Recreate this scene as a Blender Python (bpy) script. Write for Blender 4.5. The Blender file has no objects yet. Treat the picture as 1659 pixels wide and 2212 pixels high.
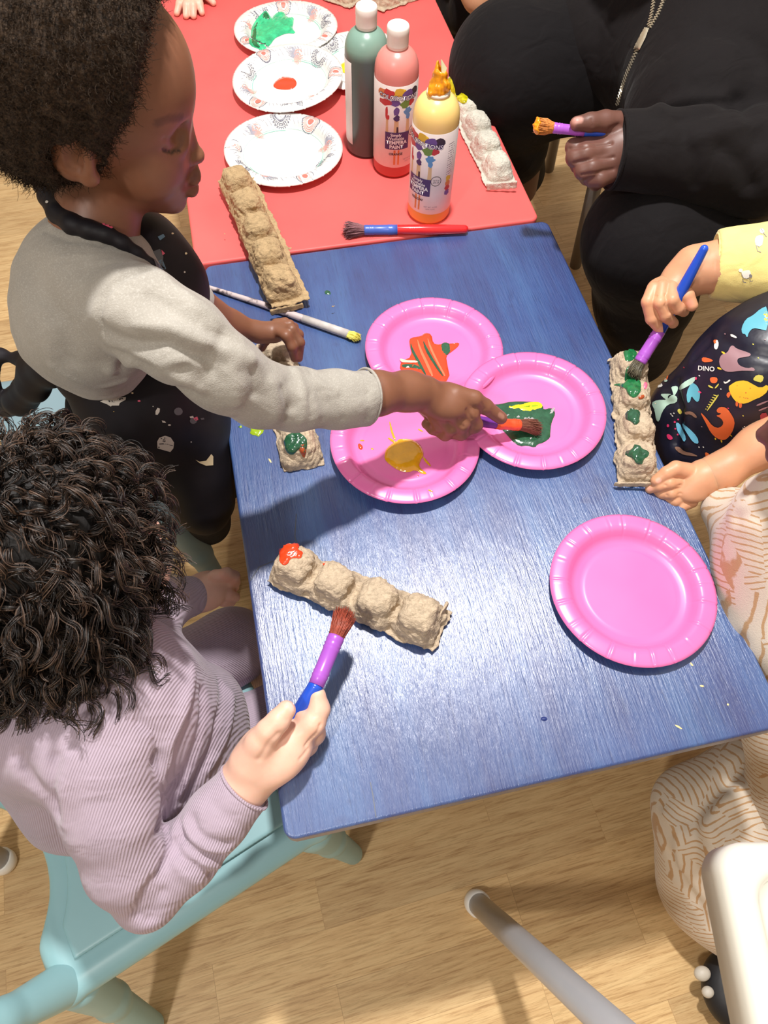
import bpy, math, random
import numpy as np
from mathutils import Matrix, Vector
from mathutils.bvhtree import BVHTree
from mathutils.geometry import delaunay_2d_cdt

SC = bpy.context.scene
COL = SC.collection
random.seed(4)
RNG = np.random.default_rng(7)

# ------------------------------------------------------------------ camera
T = 0.46                                   # height of the table tops above the floor
FPX, IW, IH = 1613.476, 1659, 2212


def _rot(rx, ry, rz):
    cx, sx, cy, sy, cz, sz = math.cos(rx), math.sin(rx), math.cos(ry), math.sin(ry), math.cos(rz), math.sin(rz)
    return (np.array([[cz, -sz, 0], [sz, cz, 0], [0, 0, 1]]) @ np.array([[cy, 0, sy], [0, 1, 0], [-sy, 0, cy]])
            @ np.array([[1, 0, 0], [0, cx, -sx], [0, sx, cx]]))


CR = _rot(.5191, -.0214, -.2147)
CP = np.array([.0566, -.0911, .7432 + T])
cam = bpy.data.cameras.new('camera')
cam.sensor_fit = 'VERTICAL'
cam.sensor_height = 36
cam.sensor_width = 27
cam.lens = FPX / IH * 36
cam.clip_start = .02
cam.dof.use_dof = True
cam.dof.focus_distance = .86
cam.dof.aperture_fstop = 20
camo = bpy.data.objects.new('camera', cam)
m4 = Matrix([list(CR[i]) + [CP[i]] for i in range(3)] + [[0, 0, 0, 1]])
camo.matrix_world = m4
COL.objects.link(camo)
SC.camera = camo

# ------------------------------------------------------------------ light and exposure
SC.view_settings.view_transform = 'Standard'
SC.view_settings.look = 'None'
SC.view_settings.gamma = 1
SC.view_settings.use_curve_mapping = False
SC.view_settings.exposure = 0.35
wd = bpy.data.worlds.new('world')
SC.world = wd
wd.use_nodes = True
wd.node_tree.nodes['Background'].inputs[0].default_value = (1.0, .93, .88, 1)
wd.node_tree.nodes['Background'].inputs[1].default_value = .44


def lamp(name, loc, target, size, power, color):
    l = bpy.data.lights.new(name, 'AREA')
    l.shape = 'DISK'
    l.size = size
    l.energy = power
    l.color = color
    o = bpy.data.objects.new(name, l)
    o.location = loc
    o.rotation_euler = (Vector(target) - Vector(loc)).to_track_quat('-Z', 'Y').to_euler()
    COL.objects.link(o)
    return o


lamp('ceiling_spotlight', (.29, .74, T + 1.85), (.25, .4, T), .11, 38, (1, .965, .93))
lamp('ceiling_lamp', (-.75, -.55, T + 1.6), (.2, .2, T), .16, 11, (1, .95, .88))


# ------------------------------------------------------------------ photo ray helpers (pixel + depth or height -> place)
def ray(px, py):
    return CR @ np.array([(px - IW / 2) / FPX, -(py - IH / 2) / FPX, -1.])


def Q(px, py, d):                          # point at camera depth d
    return CP + d * ray(px, py)


def H(px, py, h):                          # point at height h over the table top
    r = ray(px, py)
    return CP + (h + T - CP[2]) / r[2] * r


def YP(px, py, y):
    r = ray(px, py)
    return CP + (y - CP[1]) / r[1] * r


def depth(p):
    return -float((CR.T @ (np.asarray(p) - CP))[2])


def n(px, py, d, r):
    return (Q(px, py, d), r * d / FPX)


def nh(px, py, h, r):
    p = H(px, py, h)
    return (p, r * depth(p) / FPX)


def ny(px, py, y, r):
    p = YP(px, py, y)
    return (p, r * depth(p) / FPX)


# ------------------------------------------------------------------ scene bookkeeping
ORG = {}


def thing(name, label, cat, loc, group=None):
    o = bpy.data.objects.new(name, None)
    o.location = tuple(float(v) for v in loc)
    o.empty_display_size = .02
    COL.objects.link(o)
    o['label'] = label
    o['category'] = cat
    if group:
        o['group'] = group
    ORG[o] = np.array(loc, float)
    return o


def mk(name, V, F, mat, parent=None, smooth=True, label=None, cat=None, group=None, kind=None, midx=None, loc=None):
    V = np.asarray(V, float)
    if parent is not None:
        org = ORG[parent]
    elif loc is not None:
        org = np.array(loc, float)
    else:
        org = np.array([(V[:, 0].min() + V[:, 0].max()) / 2, (V[:, 1].min() + V[:, 1].max()) / 2, V[:, 2].min()])
    me = bpy.data.meshes.new(name)
    if isinstance(F, np.ndarray):
        k = F.shape[1]
        me.vertices.add(len(V))
        me.vertices.foreach_set('co', (V - org).astype(np.float32).ravel())
        me.loops.add(F.size)
        me.loops.foreach_set('vertex_index', F.astype(np.int32).ravel())
        me.polygons.add(len(F))
        me.polygons.foreach_set('loop_start', (np.arange(len(F)) * k).astype(np.int32))
        me.update(calc_edges=True)
    else:
        me.from_pydata([tuple(v) for v in (V - org)], [], [tuple(f) for f in F])
        me.update()
    for m in (mat if isinstance(mat, (list, tuple)) else [mat]):
        me.materials.append(m)
    if midx is not None:
        me.polygons.foreach_set('material_index', np.asarray(midx, np.int32))
    if smooth:
        me.polygons.foreach_set('use_smooth', np.ones(len(me.polygons), bool))
    o = bpy.data.objects.new(name, me)
    COL.objects.link(o)
    if parent is not None:
        o.parent = parent
    else:
        o.location = tuple(org)
    ORG[o] = org
    if label:
        o['label'] = label
    if cat:
        o['category'] = cat
    if group:
        o['group'] = group
    if kind:
        o['kind'] = kind
    return o


class MB:                                   # collects simple shapes for one mesh
    def __init__(s):
        s.V, s.F, s.M = [], [], []

    def add(s, V, F, mi=0):
        b = len(s.V)
        s.V += [tuple(map(float, v)) for v in V]
        s.F += [tuple(int(i) + b for i in f) for f in F]
        s.M += [mi] * len(F)
        return s

    def tube(s, P, R, seg=16, mi=0, cap=True, squash=None):
        P = [np.asarray(p, float) for p in P]
        if np.isscalar(R):
            R = [R] * len(P)
        V, F = [], []
        up = None
        for i, p in enumerate(P):
            t = P[min(i + 1, len(P) - 1)] - P[max(i - 1, 0)]
            t /= np.linalg.norm(t) + 1e-12
            if up is None:
                up = np.cross(t, [0, 0, 1.])
                if np.linalg.norm(up) < 1e-3:
                    up = np.cross(t, [1., 0, 0])
            up = up - t * np.dot(up, t)
            up /= np.linalg.norm(up)
            w = np.cross(t, up)
            for k in range(seg):
                a = 2 * math.pi * k / seg
                V.append(p + R[i] * (math.cos(a) * up + (squash or 1) * math.sin(a) * w))
        for i in range(len(P) - 1):
            for k in range(seg):
                F.append((i * seg + k, i * seg + (k + 1) % seg, (i + 1) * seg + (k + 1) % seg, (i + 1) * seg + k))
        if cap:
            F.append(tuple(reversed(range(seg))))
            F.append(tuple(range((len(P) - 1) * seg, len(P) * seg)))
        return s.add(V, F, mi)

    def lathe(s, prof, seg=64, c=(0, 0, 0), mi=0, a0=0, a1=2 * math.pi):
        full = abs(a1 - a0 - 2 * math.pi) < 1e-6
        ns = seg if full else seg + 1
        V, F = [], []
        for r, z in prof:
            for k in range(ns):
                a = a0 + (a1 - a0) * k / seg
                V.append((c[0] + r * math.cos(a), c[1] + r * math.sin(a), c[2] + z))
        for i in range(len(prof) - 1):
            for k in range(seg):
                k2 = (k + 1) % ns
                F.append((i * ns + k, i * ns + k2, (i + 1) * ns + k2, (i + 1) * ns + k))
        return s.add(V, F, mi)

    def slab(s, outline, z0, z1, bev=.004, mi=0, steps=4):   # rounded slab from a ccw outline
        o = np.array(outline, float)
        c = o.mean(0)
        nx = np.roll(o, -1, 0) - np.roll(o, 1, 0)
        nr = np.stack([nx[:, 1], -nx[:, 0]], 1)
        nr /= np.linalg.norm(nr, axis=1)[:, None] + 1e-12
        rings = []
        for i in range(steps + 1):
            a = math.pi / 2 * i / steps
            rings.append((bev * (1 - math.cos(math.pi / 2 - a)) if 0 else bev * (1 - math.sin(a)), z0 + bev * (1 - math.cos(a))))
        for i in range(steps + 1):
            a = math.pi / 2 * i / steps
            rings.append((bev * (1 - math.cos(a)), z1 - bev * (1 - math.sin(a))))
        V, F = [], []
        k = len(o)
        for ins, z in rings:
            q = o - nr * ins
            V += [(x, y, z) for x, y in q]
        for i in range(len(rings) - 1):
            for j in range(k):
                F.append((i * k + j, i * k + (j + 1) % k, (i + 1) * k + (j + 1) % k, (i + 1) * k + j))
        F.append(tuple(reversed(range(k))))
        F.append(tuple(range((len(rings) - 1) * k, len(rings) * k)))
        return s.add(V, F, mi)

    def out(s, name, mat, parent=None, **kw):
        return mk(name, np.array(s.V), s.F, mat, parent, midx=s.M, **kw)


def rrect(x0, y0, x1, y1, r, seg=8):
    P = []
    for cx, cy, a in ((x1 - r, y0 + r, -90), (x1 - r, y1 - r, 0), (x0 + r, y1 - r, 90), (x0 + r, y0 + r, 180)):
        for i in range(seg + 1):
            t = math.radians(a + 90 * i / seg)
            P.append((cx + r * math.cos(t), cy + r * math.sin(t)))
    return P


def flat_shade(o, ang=40):
    try:
        o.data.set_sharp_from_angle(angle=math.radians(ang))
    except Exception:
        pass
    return o


# ------------------------------------------------------------------ materials
class NT:
    def __init__(s, name):
        s.m = bpy.data.materials.new(name)
        s.m.use_nodes = True
        s.t = s.m.node_tree
        s.b = s.t.nodes['Principled BSDF']

    def nd(s, typ, **kw):
        x = s.t.nodes.new(typ)
        for k, v in kw.items():
            if k.startswith('i_'):
                key = k[2:]
                s.inp(x, int(key) if key.isdigit() else key.replace('_', ' '), v)
            else:
                setattr(x, k, v)
        return x

    def inp(s, x, key, v):
        if isinstance(v, bpy.types.NodeSocket):
            s.t.links.new(v, x.inputs[key])
        else:
            x.inputs[key].default_value = v

    def set(s, key, v):
        s.inp(s.b, key, v)
        return s

    def coord(s, scale=(1, 1, 1), rot=(0, 0, 0), loc=(0, 0, 0), kind='Object'):
        c = s.nd('ShaderNodeTexCoord')
        mp = s.nd('ShaderNodeMapping')
        s.t.links.new(c.outputs[kind], mp.inputs[0])
        mp.inputs['Scale'].default_value = scale
        mp.inputs['Rotation'].default_value = rot
        mp.inputs['Location'].default_value = loc
        return mp.outputs[0]

    def noise(s, vec, scale, detail=4, rough=.55, dist=0):
        x = s.nd('ShaderNodeTexNoise', i_Vector=vec, i_Scale=scale, i_Detail=detail, i_Roughness=rough, i_Distortion=dist)
        return x.outputs['Fac']

    def ramp(s, fac, stops):
        x = s.nd('ShaderNodeValToRGB', i_Fac=fac)
        e = x.color_ramp.elements
        while len(e) < len(stops):
            e.new(.5)
        for el, (p, c) in zip(e, stops):
            el.position = p
            el.color = tuple(c) + (1,) if len(c) == 3 else c
        return x.outputs[0]

    def mix(s, fac, a, b, blend='MIX'):
        x = s.nd('ShaderNodeMix', data_type='RGBA', blend_type=blend)
        s.inp(x, 0, fac)
        s.inp(x, 6, a if isinstance(a, bpy.types.NodeSocket) or len(a) == 4 else tuple(a) + (1,))
        s.inp(x, 7, b if isinstance(b, bpy.types.NodeSocket) or len(b) == 4 else tuple(b) + (1,))
        return x.outputs[2]

    def math(s, op, a, b=0, c=0):
        x = s.nd('ShaderNodeMath', operation=op)
        s.inp(x, 0, a)
        s.inp(x, 1, b)
        s.inp(x, 2, c)
        return x.outputs[0]

    def bump(s, hgt, strength=.3, dist=.001, normal=None):
        x = s.nd('ShaderNodeBump', i_Height=hgt, i_Strength=strength, i_Distance=dist)
        if normal is not None:
            s.inp(x, 'Normal', normal)
        s.inp(s.b, 'Normal', x.outputs[0])
        return x.outputs[0]

    def tint(s, base):
        a = s.nd('ShaderNodeAttribute', attribute_name='tint')
        return s.mix(a.outputs['Alpha'], base, a.outputs['Color'])


def srgb(r, g, b):
    f = lambda c: (c / 255 / 12.92) if c / 255 <= .04045 else ((c / 255 + .055) / 1.055) ** 2.4
    return (f(r), f(g), f(b))


def simple(name, col, rough=.5, var=.08, vs=60, bump=0, bs=400, spec=.5, sss=0, bd=.0006, metal=0, coat=0, tint=False):
    N = NT(name)
    v = N.coord()
    c = tuple(col)
    base = N.ramp(N.noise(v, vs, 3), [(.3, tuple(x * (1 - var) for x in c)), (.7, tuple(min(1, x * (1 + var)) for x in c))])
    if tint:
        base = N.tint(base)
    N.set('Base Color', base).set('Roughness', rough).set('Specular IOR Level', spec).set('Metallic', metal)
    if coat:
        N.set('Coat Weight', coat).set('Coat Roughness', .1)
    if sss:
        N.set('Subsurface Weight', sss).set('Subsurface Radius', (1, .35, .2)).set('Subsurface Scale', .006)
    if bump:
        N.bump(N.noise(v, bs, 4), bump, bd)
    return N.m


def skin(name, col, sss=.15, rough=.45, bl=.0):
    N = NT(name)
    v = N.coord()
    c = tuple(col)
    base = N.ramp(N.noise(v, 30, 4), [(.3, tuple(x * .9 for x in c)), (.7, tuple(min(1, x * 1.08) for x in c))])
    base = N.tint(base)
    N.set('Base Color', base).set('Roughness', rough).set('Specular IOR Level', .45)
    N.set('Subsurface Weight', sss).set('Subsurface Radius', (1, .3, .15)).set('Subsurface Scale', .005)
    N.bump(N.noise(v, 900, 3), .12, .0004)
    return N.m


M = {}
M['skin_dark'] = skin('boy_skin', srgb(130, 86, 64))
M['skin_deep'] = skin('adult_skin', srgb(105, 70, 60))
M['skin_light'] = skin('girl_skin', srgb(233, 188, 166), .25)
M['skin_tan'] = skin('toddler_skin', srgb(212, 156, 120), .22)
M['red_paint'] = simple('orange_red_paint', srgb(226, 68, 30), .18, .05, 200, .2, 300, .6, coat=.5)
M['green_paint'] = simple('green_paint', srgb(28, 110, 62), .16, .35, 150, .4, 250, .6, coat=.6, bd=.001)
M['dgreen_paint'] = simple('dark_green_paint', srgb(38, 84, 58), .18, .25, 150, .4, 250, .6, coat=.5, bd=.001)
M['mint_paint'] = simple('mint_green_paint', srgb(50, 190, 130), .2, .3, 90, .4, 250, .6, coat=.5)
M['yellow_paint'] = simple('yellow_paint', srgb(225, 165, 25), .15, .1, 100, .2, 250, .6, coat=.6)
M['bright_yellow'] = simple('bright_yellow_paint', srgb(235, 215, 20), .2, .1, 100, .2, 250, .6, coat=.4)
M['orange_paint'] = simple('orange_paint', srgb(232, 150, 20), .25, .15, 200, .3, 350, .5, coat=.4)
M['olive_paint'] = simple('yellow_green_paint', srgb(190, 180, 20), .2, .4, 220, .3, 250, .5, coat=.5)
M['white_plastic'] = simple('white_plastic', srgb(240, 236, 228), .35, .02, 20)
M['tube_metal'] = simple('grey_lacquered_tube', srgb(176, 176, 180), .32, .03, 20, metal=.25)
M['dark_tube'] = simple('grey_metal_tube', srgb(110, 104, 100), .4, .05, 20, metal=.3)
M['white_print'] = simple('white_print', (.82, .82, .82), .5)


def flatc(name, rgb, rough=.5, **k):
    if name not in M:
        M[name] = simple(name, srgb(*rgb), rough, .03, 80, **k)
    return M[name]


# floor: oak laminate
def floor_mat():
    N = NT('oak_laminate')
    v = N.coord(rot=(0, 0, math.radians(-3)))
    br = N.nd('ShaderNodeTexBrick', i_Vector=v, i_Scale=1.0, offset=.37, offset_frequency=2)
    br.inputs['Brick Width'].default_value = .43
    br.inputs['Row Height'].default_value = .068
    br.inputs['Mortar Size'].default_value = .0004
    br.inputs['Mortar Smooth'].default_value = .3
    br.inputs['Color1'].default_value = (.25, .25, .25, 1)
    br.inputs['Color2'].default_value = (.8, .8, .8, 1)
    br.inputs['Mortar'].default_value = (0, 0, 0, 1)
    bw = br.outputs['Color']
    off = N.nd('ShaderNodeVectorMath', operation='MULTIPLY_ADD')
    N.inp(off, 0, bw)
    off.inputs[1].default_value = (3, 7, 0)
    N.inp(off, 2, v)
    mp = N.nd('ShaderNodeMapping', i_Vector=off.outputs[0], i_Scale=(2.2, 26, 1))
    g = N.noise(mp.outputs[0], 2.6, 8, .68, 1.1)
    mp2 = N.nd('ShaderNodeMapping', i_Vector=off.outputs[0], i_Scale=(9, 170, 1))
    g2 = N.noise(mp2.outputs[0], 2.2, 5, .7, .6)
    base = N.ramp(g, [(.30, srgb(172, 134, 86)), (.46, srgb(206, 170, 118)), (.60, srgb(224, 194, 142)), (.8, srgb(200, 162, 108))])
    base = N.mix(.40, base, N.ramp(g2, [(.36, srgb(146, 108, 66)), (.52, srgb(228, 198, 150))]))
    tone = N.ramp(bw, [(.0, (.72, .66, .6)), (.3, (.86, .84, .82)), (.8, (1.06, 1.04, 1.0))])
    base = N.mix(1, base, tone, 'MULTIPLY')
    N.set('Base Color', base).set('Roughness', .42).set('Specular IOR Level', .4)
    N.bump(g2, .18, .0006)
    return N.m


def table_mat(name, blue):
    N = NT(name)
    v = N.coord()
    big = N.noise(v, 5, 5, .6)
    st = N.nd('ShaderNodeMapping', i_Vector=v, i_Scale=(1, .07, 1))
    grain = N.noise(st.outputs[0], 420, 4, .65)
    st2 = N.nd('ShaderNodeMapping', i_Vector=v, i_Scale=(1, .1, 1))
    streak = N.noise(st2.outputs[0], 22, 5, .65)
    if blue:
        base = N.ramp(big, [(.3, srgb(44, 60, 108)), (.5, srgb(54, 79, 134)), (.7, srgb(66, 102, 156))])
        base = N.mix(.5, base, N.ramp(streak, [(.34, srgb(52, 56, 110)), (.5, srgb(56, 82, 138)), (.72, srgb(76, 118, 170))]))
        blot = N.noise(v, 17, 3, .5, .4)
        base = N.mix(N.ramp(blot, [(.66, (0, 0, 0)), (.72, (.5, .5, .5))]), base, srgb(44, 52, 104))
        base = N.mix(N.ramp(grain, [(.3, (.35, .35, .35)), (.45, (0, 0, 0))]), base, srgb(38, 50, 86))
        N.set('Base Color', base).set('Roughness', N.ramp(big, [(.3, (.31,) * 3), (.7, (.38,) * 3)])).set('Specular IOR Level', .9)
        N.set('Coat Weight', 1.0).set('Coat Roughness', .30)
        sc = N.noise(N.coord(scale=(1, .5, 1), rot=(0, 0, .5)), 60, 2)
        h = N.math('ADD', N.math('MULTIPLY', grain, 1.0), N.math('MULTIPLY', sc, .4))
        N.set('Coat Normal', N.bump(h, .6, .0015))
    else:
        base = N.ramp(big, [(.3, srgb(226, 92, 90)), (.7, srgb(236, 102, 98))])
        base = N.mix(N.ramp(N.noise(v, 210, 2), [(.76, (0, 0, 0)), (.8, (.2, .2, .2))]), base, srgb(160, 40, 40))
        N.set('Base Color', base).set('Roughness', .5).set('Specular IOR Level', .4)
        N.bump(N.noise(v, 90, 4), .12, .0008)
    return N.m


# ------------------------------------------------------------------ signed distance modelling
def sn(P, freq, seed=0, k=7):
    r = np.random.default_rng(seed)
    d = r.normal(size=(k, 3))
    d /= np.linalg.norm(d, axis=1)[:, None]
    fr = freq * r.uniform(.6, 1.6, k)
    ph = r.uniform(0, 6.28, k)
    out = 0
    for i in range(k):
        out = out + np.sin((P[..., 0] * d[i, 0] + P[..., 1] * d[i, 1] + P[..., 2] * d[i, 2]) * fr[i] + ph[i])
    return out / k * 1.6


def nets(f, org, h):
    s = f < 0
    c = np.zeros(tuple(x - 1 for x in f.shape), np.uint8)
    sl = (slice(None, -1), slice(1, None))
    for a in (0, 1):
        for b in (0, 1):
            for d in (0, 1):
                c += s[sl[a], sl[b], sl[d]]
    act = (c > 0) & (c < 8)
    I, J, K = np.nonzero(act)
    idx = np.full(act.shape, -1, np.int32)
    idx[act] = np.arange(len(I))
    acc = np.zeros((len(I), 3))
    cnt = np.zeros(len(I))
    for ax in range(3):
        o1, o2 = [(1, 2), (0, 2), (0, 1)][ax]
        for u in (0, 1):
            for w in (0, 1):
                o = [0, 0, 0]
                o[o1] = u
                o[o2] = w
                e = list(o)
                e[ax] = 1
                f0 = f[I + o[0], J + o[1], K + o[2]]
                f1 = f[I + e[0], J + e[1], K + e[2]]
                mm = (f0 < 0) != (f1 < 0)
                t = np.where(mm, f0 / np.where(mm, f0 - f1, 1), 0)
                p = np.stack([np.full(len(I), float(x)) for x in o], 1)
                p[:, ax] += t
                acc[mm] += p[mm]
                cnt += mm
    V = (acc / cnt[:, None] + np.stack([I, J, K], 1)) * h + org
    Fs = []
    for ax in range(3):
        a = [slice(1, -1)] * 3
        b = [slice(1, -1)] * 3
        a[ax] = slice(None, -1)
        b[ax] = slice(1, None)
        sa, sb = s[tuple(a)], s[tuple(b)]
        ch = sa != sb
        ii = np.array(np.nonzero(ch))
        off = np.ones((3, 1), int)
        off[ax] = 0
        g = ii + off
        o1, o2 = [(1, 2), (2, 0), (0, 1)][ax]
        q = []
        for u, w in ((-1, -1), (0, -1), (0, 0), (-1, 0)):
            x = g.copy()
            x[o1] += u
            x[o2] += w
            q.append(idx[x[0], x[1], x[2]])
        q = np.stack(q, 1)
        inside = sa[ch]
        q[~inside] = q[~inside][:, ::-1]
        Fs.append(q)
    return V, np.concatenate(Fs)


class SDF:
    def __init__(s, k=.01):
        s.k = k
        s.pr = []

    def _add(s, fn, lo, hi, k, sub):
        s.pr.append((fn, np.array(lo), np.array(hi), s.k if k is None else k, sub))
        return s

    def cone(s, A, B, k=None, sub=False):
        a, ra = A
        b, rb = B
        a = np.asarray(a, float)
        b = np.asarray(b, float)
        ab = b - a
        L = ab @ ab + 1e-12

        def fn(X, Y, Z):
            t = np.clip(((X - a[0]) * ab[0] + (Y - a[1]) * ab[1] + (Z - a[2]) * ab[2]) / L, 0, 1)
            return np.sqrt((X - a[0] - t * ab[0]) ** 2 + (Y - a[1] - t * ab[1]) ** 2 + (Z - a[2] - t * ab[2]) ** 2) - (ra + (rb - ra) * t)
        r = max(ra, rb)
        return s._add(fn, np.minimum(a, b) - r, np.maximum(a, b) + r, k, sub)

    def chain(s, nodes, k=None, sub=False):
        for A, B in zip(nodes[:-1], nodes[1:]):
            s.cone(A, B, k, sub)
        return s

    def ell(s, c, r, rot=None, k=None, sub=False):
        c = np.asarray(c, float)
        r = np.asarray(r, float)
        R = np.eye(3) if rot is None else np.asarray(rot)

        def fn(X, Y, Z):
            x, y, z = X - c[0], Y - c[1], Z - c[2]
            u = x * R[0, 0] + y * R[1, 0] + z * R[2, 0]
            v = x * R[0, 1] + y * R[1, 1] + z * R[2, 1]
            w = x * R[0, 2] + y * R[1, 2] + z * R[2, 2]
            k0 = np.sqrt((u / r[0]) ** 2 + (v / r[1]) ** 2 + (w / r[2]) ** 2)
            k1 = np.sqrt((u / r[0] ** 2) ** 2 + (v / r[1] ** 2) ** 2 + (w / r[2] ** 2) ** 2) + 1e-9
            return k0 * (k0 - 1) / k1
        e = np.abs(R) @ r
        return s._add(fn, c - e, c + e, k, sub)

    def box(s, c, hs, rot=None, rnd=.003, k=None, sub=False):
        c = np.asarray(c, float)
        R = np.eye(3) if rot is None else np.asarray(rot)
        hs = np.asarray(hs, float)

        def fn(X, Y, Z):
            x, y, z = X - c[0], Y - c[1], Z - c[2]
            q = [np.abs(x * R[0, i] + y * R[1, i] + z * R[2, i]) - (hs[i] - rnd) for i in range(3)]
            return np.sqrt(sum(np.maximum(t, 0) ** 2 for t in q)) + np.minimum(np.maximum(np.maximum(q[0], q[1]), q[2]), 0) - rnd
        e = np.abs(R) @ hs
        return s._add(fn, c - e, c + e, k, sub)

    def cut(s, c, axis, size=.09, length=.08):
        a = np.asarray(axis, float)
        a = a / np.linalg.norm(a)
        u = np.cross(a, [.2, .3, .93])
        u /= np.linalg.norm(u)
        s.box(np.asarray(c) + a * length / 2, (length / 2, size / 2, size / 2), np.stack([a, u, np.cross(a, u)], 1), .0001, .004, True)
        q = s.pr[-1]
        s.pr[-1] = (q[0], q[1], q[2], q[3], 2)
        return s

    def grid(s, res, disp=None, clip=None):
        un = [p for p in s.pr if not p[4]]
        lo = np.min([p[1] for p in un], 0) - res * 3 - .006
        hi = np.max([p[2] for p in un], 0) + res * 3 + .006
        if clip is not None:
            lo = np.maximum(lo, clip[0])
            hi = np.minimum(hi, clip[1])
        nn = np.ceil((hi - lo) / res).astype(int) + 1
        ax = [(lo[i] + np.arange(nn[i]) * res).astype(np.float32) for i in range(3)]
        f = np.full(tuple(nn), .08, np.float32)
        for fn, a, b, k, sub in s.pr:
            mg = k + res * 3 + .004
            i0 = np.clip(np.floor((a - mg - lo) / res).astype(int), 0, nn - 1)
            i1 = np.clip(np.ceil((b + mg - lo) / res).astype(int) + 1, 1, nn)
            if (i1 <= i0).any():
                continue
            g = fn(ax[0][i0[0]:i1[0], None, None], ax[1][None, i0[1]:i1[1], None], ax[2][None, None, i0[2]:i1[2]])
            v = f[i0[0]:i1[0], i0[1]:i1[1], i0[2]:i1[2]]
            if sub == 2:                    # flat cut: everything beyond the plane goes
                v[...] = np.maximum(v, -g)
            elif sub:
                g = -g
                hh = np.clip(.5 - .5 * (g - v) / -k if False else .5 + .5 * (g - v) / k, 0, 1)
                v[...] = v * (1 - hh) + g * hh + k * hh * (1 - hh)
            else:
                hh = np.clip(.5 + .5 * (g - v) / k, 0, 1)
                v[...] = g * (1 - hh) + v * hh - k * hh * (1 - hh)
        if disp is not None:
            mk_ = np.abs(f) < .02
            I = np.nonzero(mk_)
            P = np.stack([ax[i][I[i]] for i in range(3)], -1)
            f[I] += disp(P).astype(np.float32)
        if clip is not None or True:        # close the surface at the grid border
            for i in range(3):
                sl = [slice(None)] * 3
                for e in (0, -1):
                    sl[i] = e
                    f[tuple(sl)] = np.maximum(f[tuple(sl)], .001)
        return f, lo, ax

    def raw(s, res, disp=None, clip=None):
        f, lo, _ = s.grid(res, disp, clip)
        return nets(f, lo, res)

    def out(s, name, mat, parent=None, res=.003, disp=None, clip=None, **kw):
        V, F = s.raw(res, disp, clip)
        return mk(name, V, F, mat, parent, **kw)


def merge(parts):
    V, F, b = [], [], 0
    for v, f in parts:
        V.append(v)
        F.append(f + b)
        b += len(v)
    return np.concatenate(V), np.concatenate(F)


# ------------------------------------------------------------------ surface tools: rays from a photo pixel to a built surface
_B = {}


def geo(o):
    me = o.data
    V = np.zeros(len(me.vertices) * 3, np.float32)
    me.vertices.foreach_get('co', V)
    return V.reshape(-1, 3) + ORG[o]


def bvh(o):
    if o not in _B:
        V = geo(o)
        me = o.data
        tot = np.zeros(len(me.polygons), np.int32)
        me.polygons.foreach_get('loop_total', tot)
        if len(tot) and (tot == tot[0]).all():
            L = np.zeros(len(me.loops), np.int32)
            me.loops.foreach_get('vertex_index', L)
            F = L.reshape(-1, tot[0]).tolist()
        else:
            F = [list(p.vertices) for p in me.polygons]
        _B[o] = BVHTree.FromPolygons(V.tolist(), F)
    return _B[o]


def hit(o, px, py):
    best = None
    for ob in (o if isinstance(o, (list, tuple)) else [o]):
        loc, nr, i, d = bvh(ob).ray_cast(Vector(CP), Vector(ray(px, py)).normalized())
        if loc is not None and (best is None or d < best[2]):
            best = (np.array(loc), np.array(nr), d)
    return best


def seg_dist(V, pts):
    d = np.full(len(V), 9.)
    if len(pts) == 1:
        return np.linalg.norm(V - pts[0], axis=1)
    for a, b in zip(pts[:-1], pts[1:]):
        ab = b - a
        t = np.clip((V - a) @ ab / (ab @ ab + 1e-12), 0, 1)
        d = np.minimum(d, np.linalg.norm(V - a - t[:, None] * ab, axis=1))
    return d


def strokes(o, lines):
    """lines: (pixel polyline, width m, depth m) pressed in (positive) or raised (negative) along the surface normal"""
    V = geo(o).astype(float)
    me = o.data
    N = np.zeros(len(V) * 3, np.float32)
    me.vertices.foreach_get('normal', N)
    N = N.reshape(-1, 3)
    for pts, w, dp in lines:
        P = [hit(o, *p) for p in pts]
        P = [p[0] for p in P if p is not None]
        if len(P) < 1:
            continue
        d = seg_dist(V, P)
        V = V - N * (dp * np.exp(-(d / w) ** 2))[:, None]
    me.vertices.foreach_set('co', (V - ORG[o]).astype(np.float32).ravel())
    me.update()
    _B.pop(o, None)


def paint(o, items):
    """items: (pixel polyline, radius m, sRGB colour, strength) - pigment of the surface itself"""
    V = geo(o)
    me = o.data
    at = me.color_attributes.get('tint') or me.color_attributes.new('tint', 'FLOAT_COLOR', 'POINT')
    C = np.zeros(len(V) * 4, np.float32)
    at.data.foreach_get('color', C)
    C = C.reshape(-1, 4)
    if at.name not in ('tint',):
        pass
    if not o.get('_t'):
        C[:] = 0
    for pts, r, col, st in items:
        P = [hit(o, *p) for p in pts]
        P = [p[0] for p in P if p is not None]
        if not P:
            continue
        d = seg_dist(V, P)
        a = np.clip((r - d) / (r * .5), 0, 1) * st
        c = np.array(srgb(*col))
        al = C[:, 3]
        na = a + al * (1 - a)
        w = np.where(na > 0, a / np.maximum(na, 1e-6), 0)[:, None]
        C[:, :3] = c * w + C[:, :3] * (1 - w)
        C[:, 3] = na
    at.data.foreach_set('color', C.ravel())


def notint(o):
    me = o.data
    if me.color_attributes.get('tint') is None:
        at = me.color_attributes.new('tint', 'FLOAT_COLOR', 'POINT')
        at.data.foreach_set('color', np.zeros(len(me.vertices) * 4, np.float32))


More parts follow.
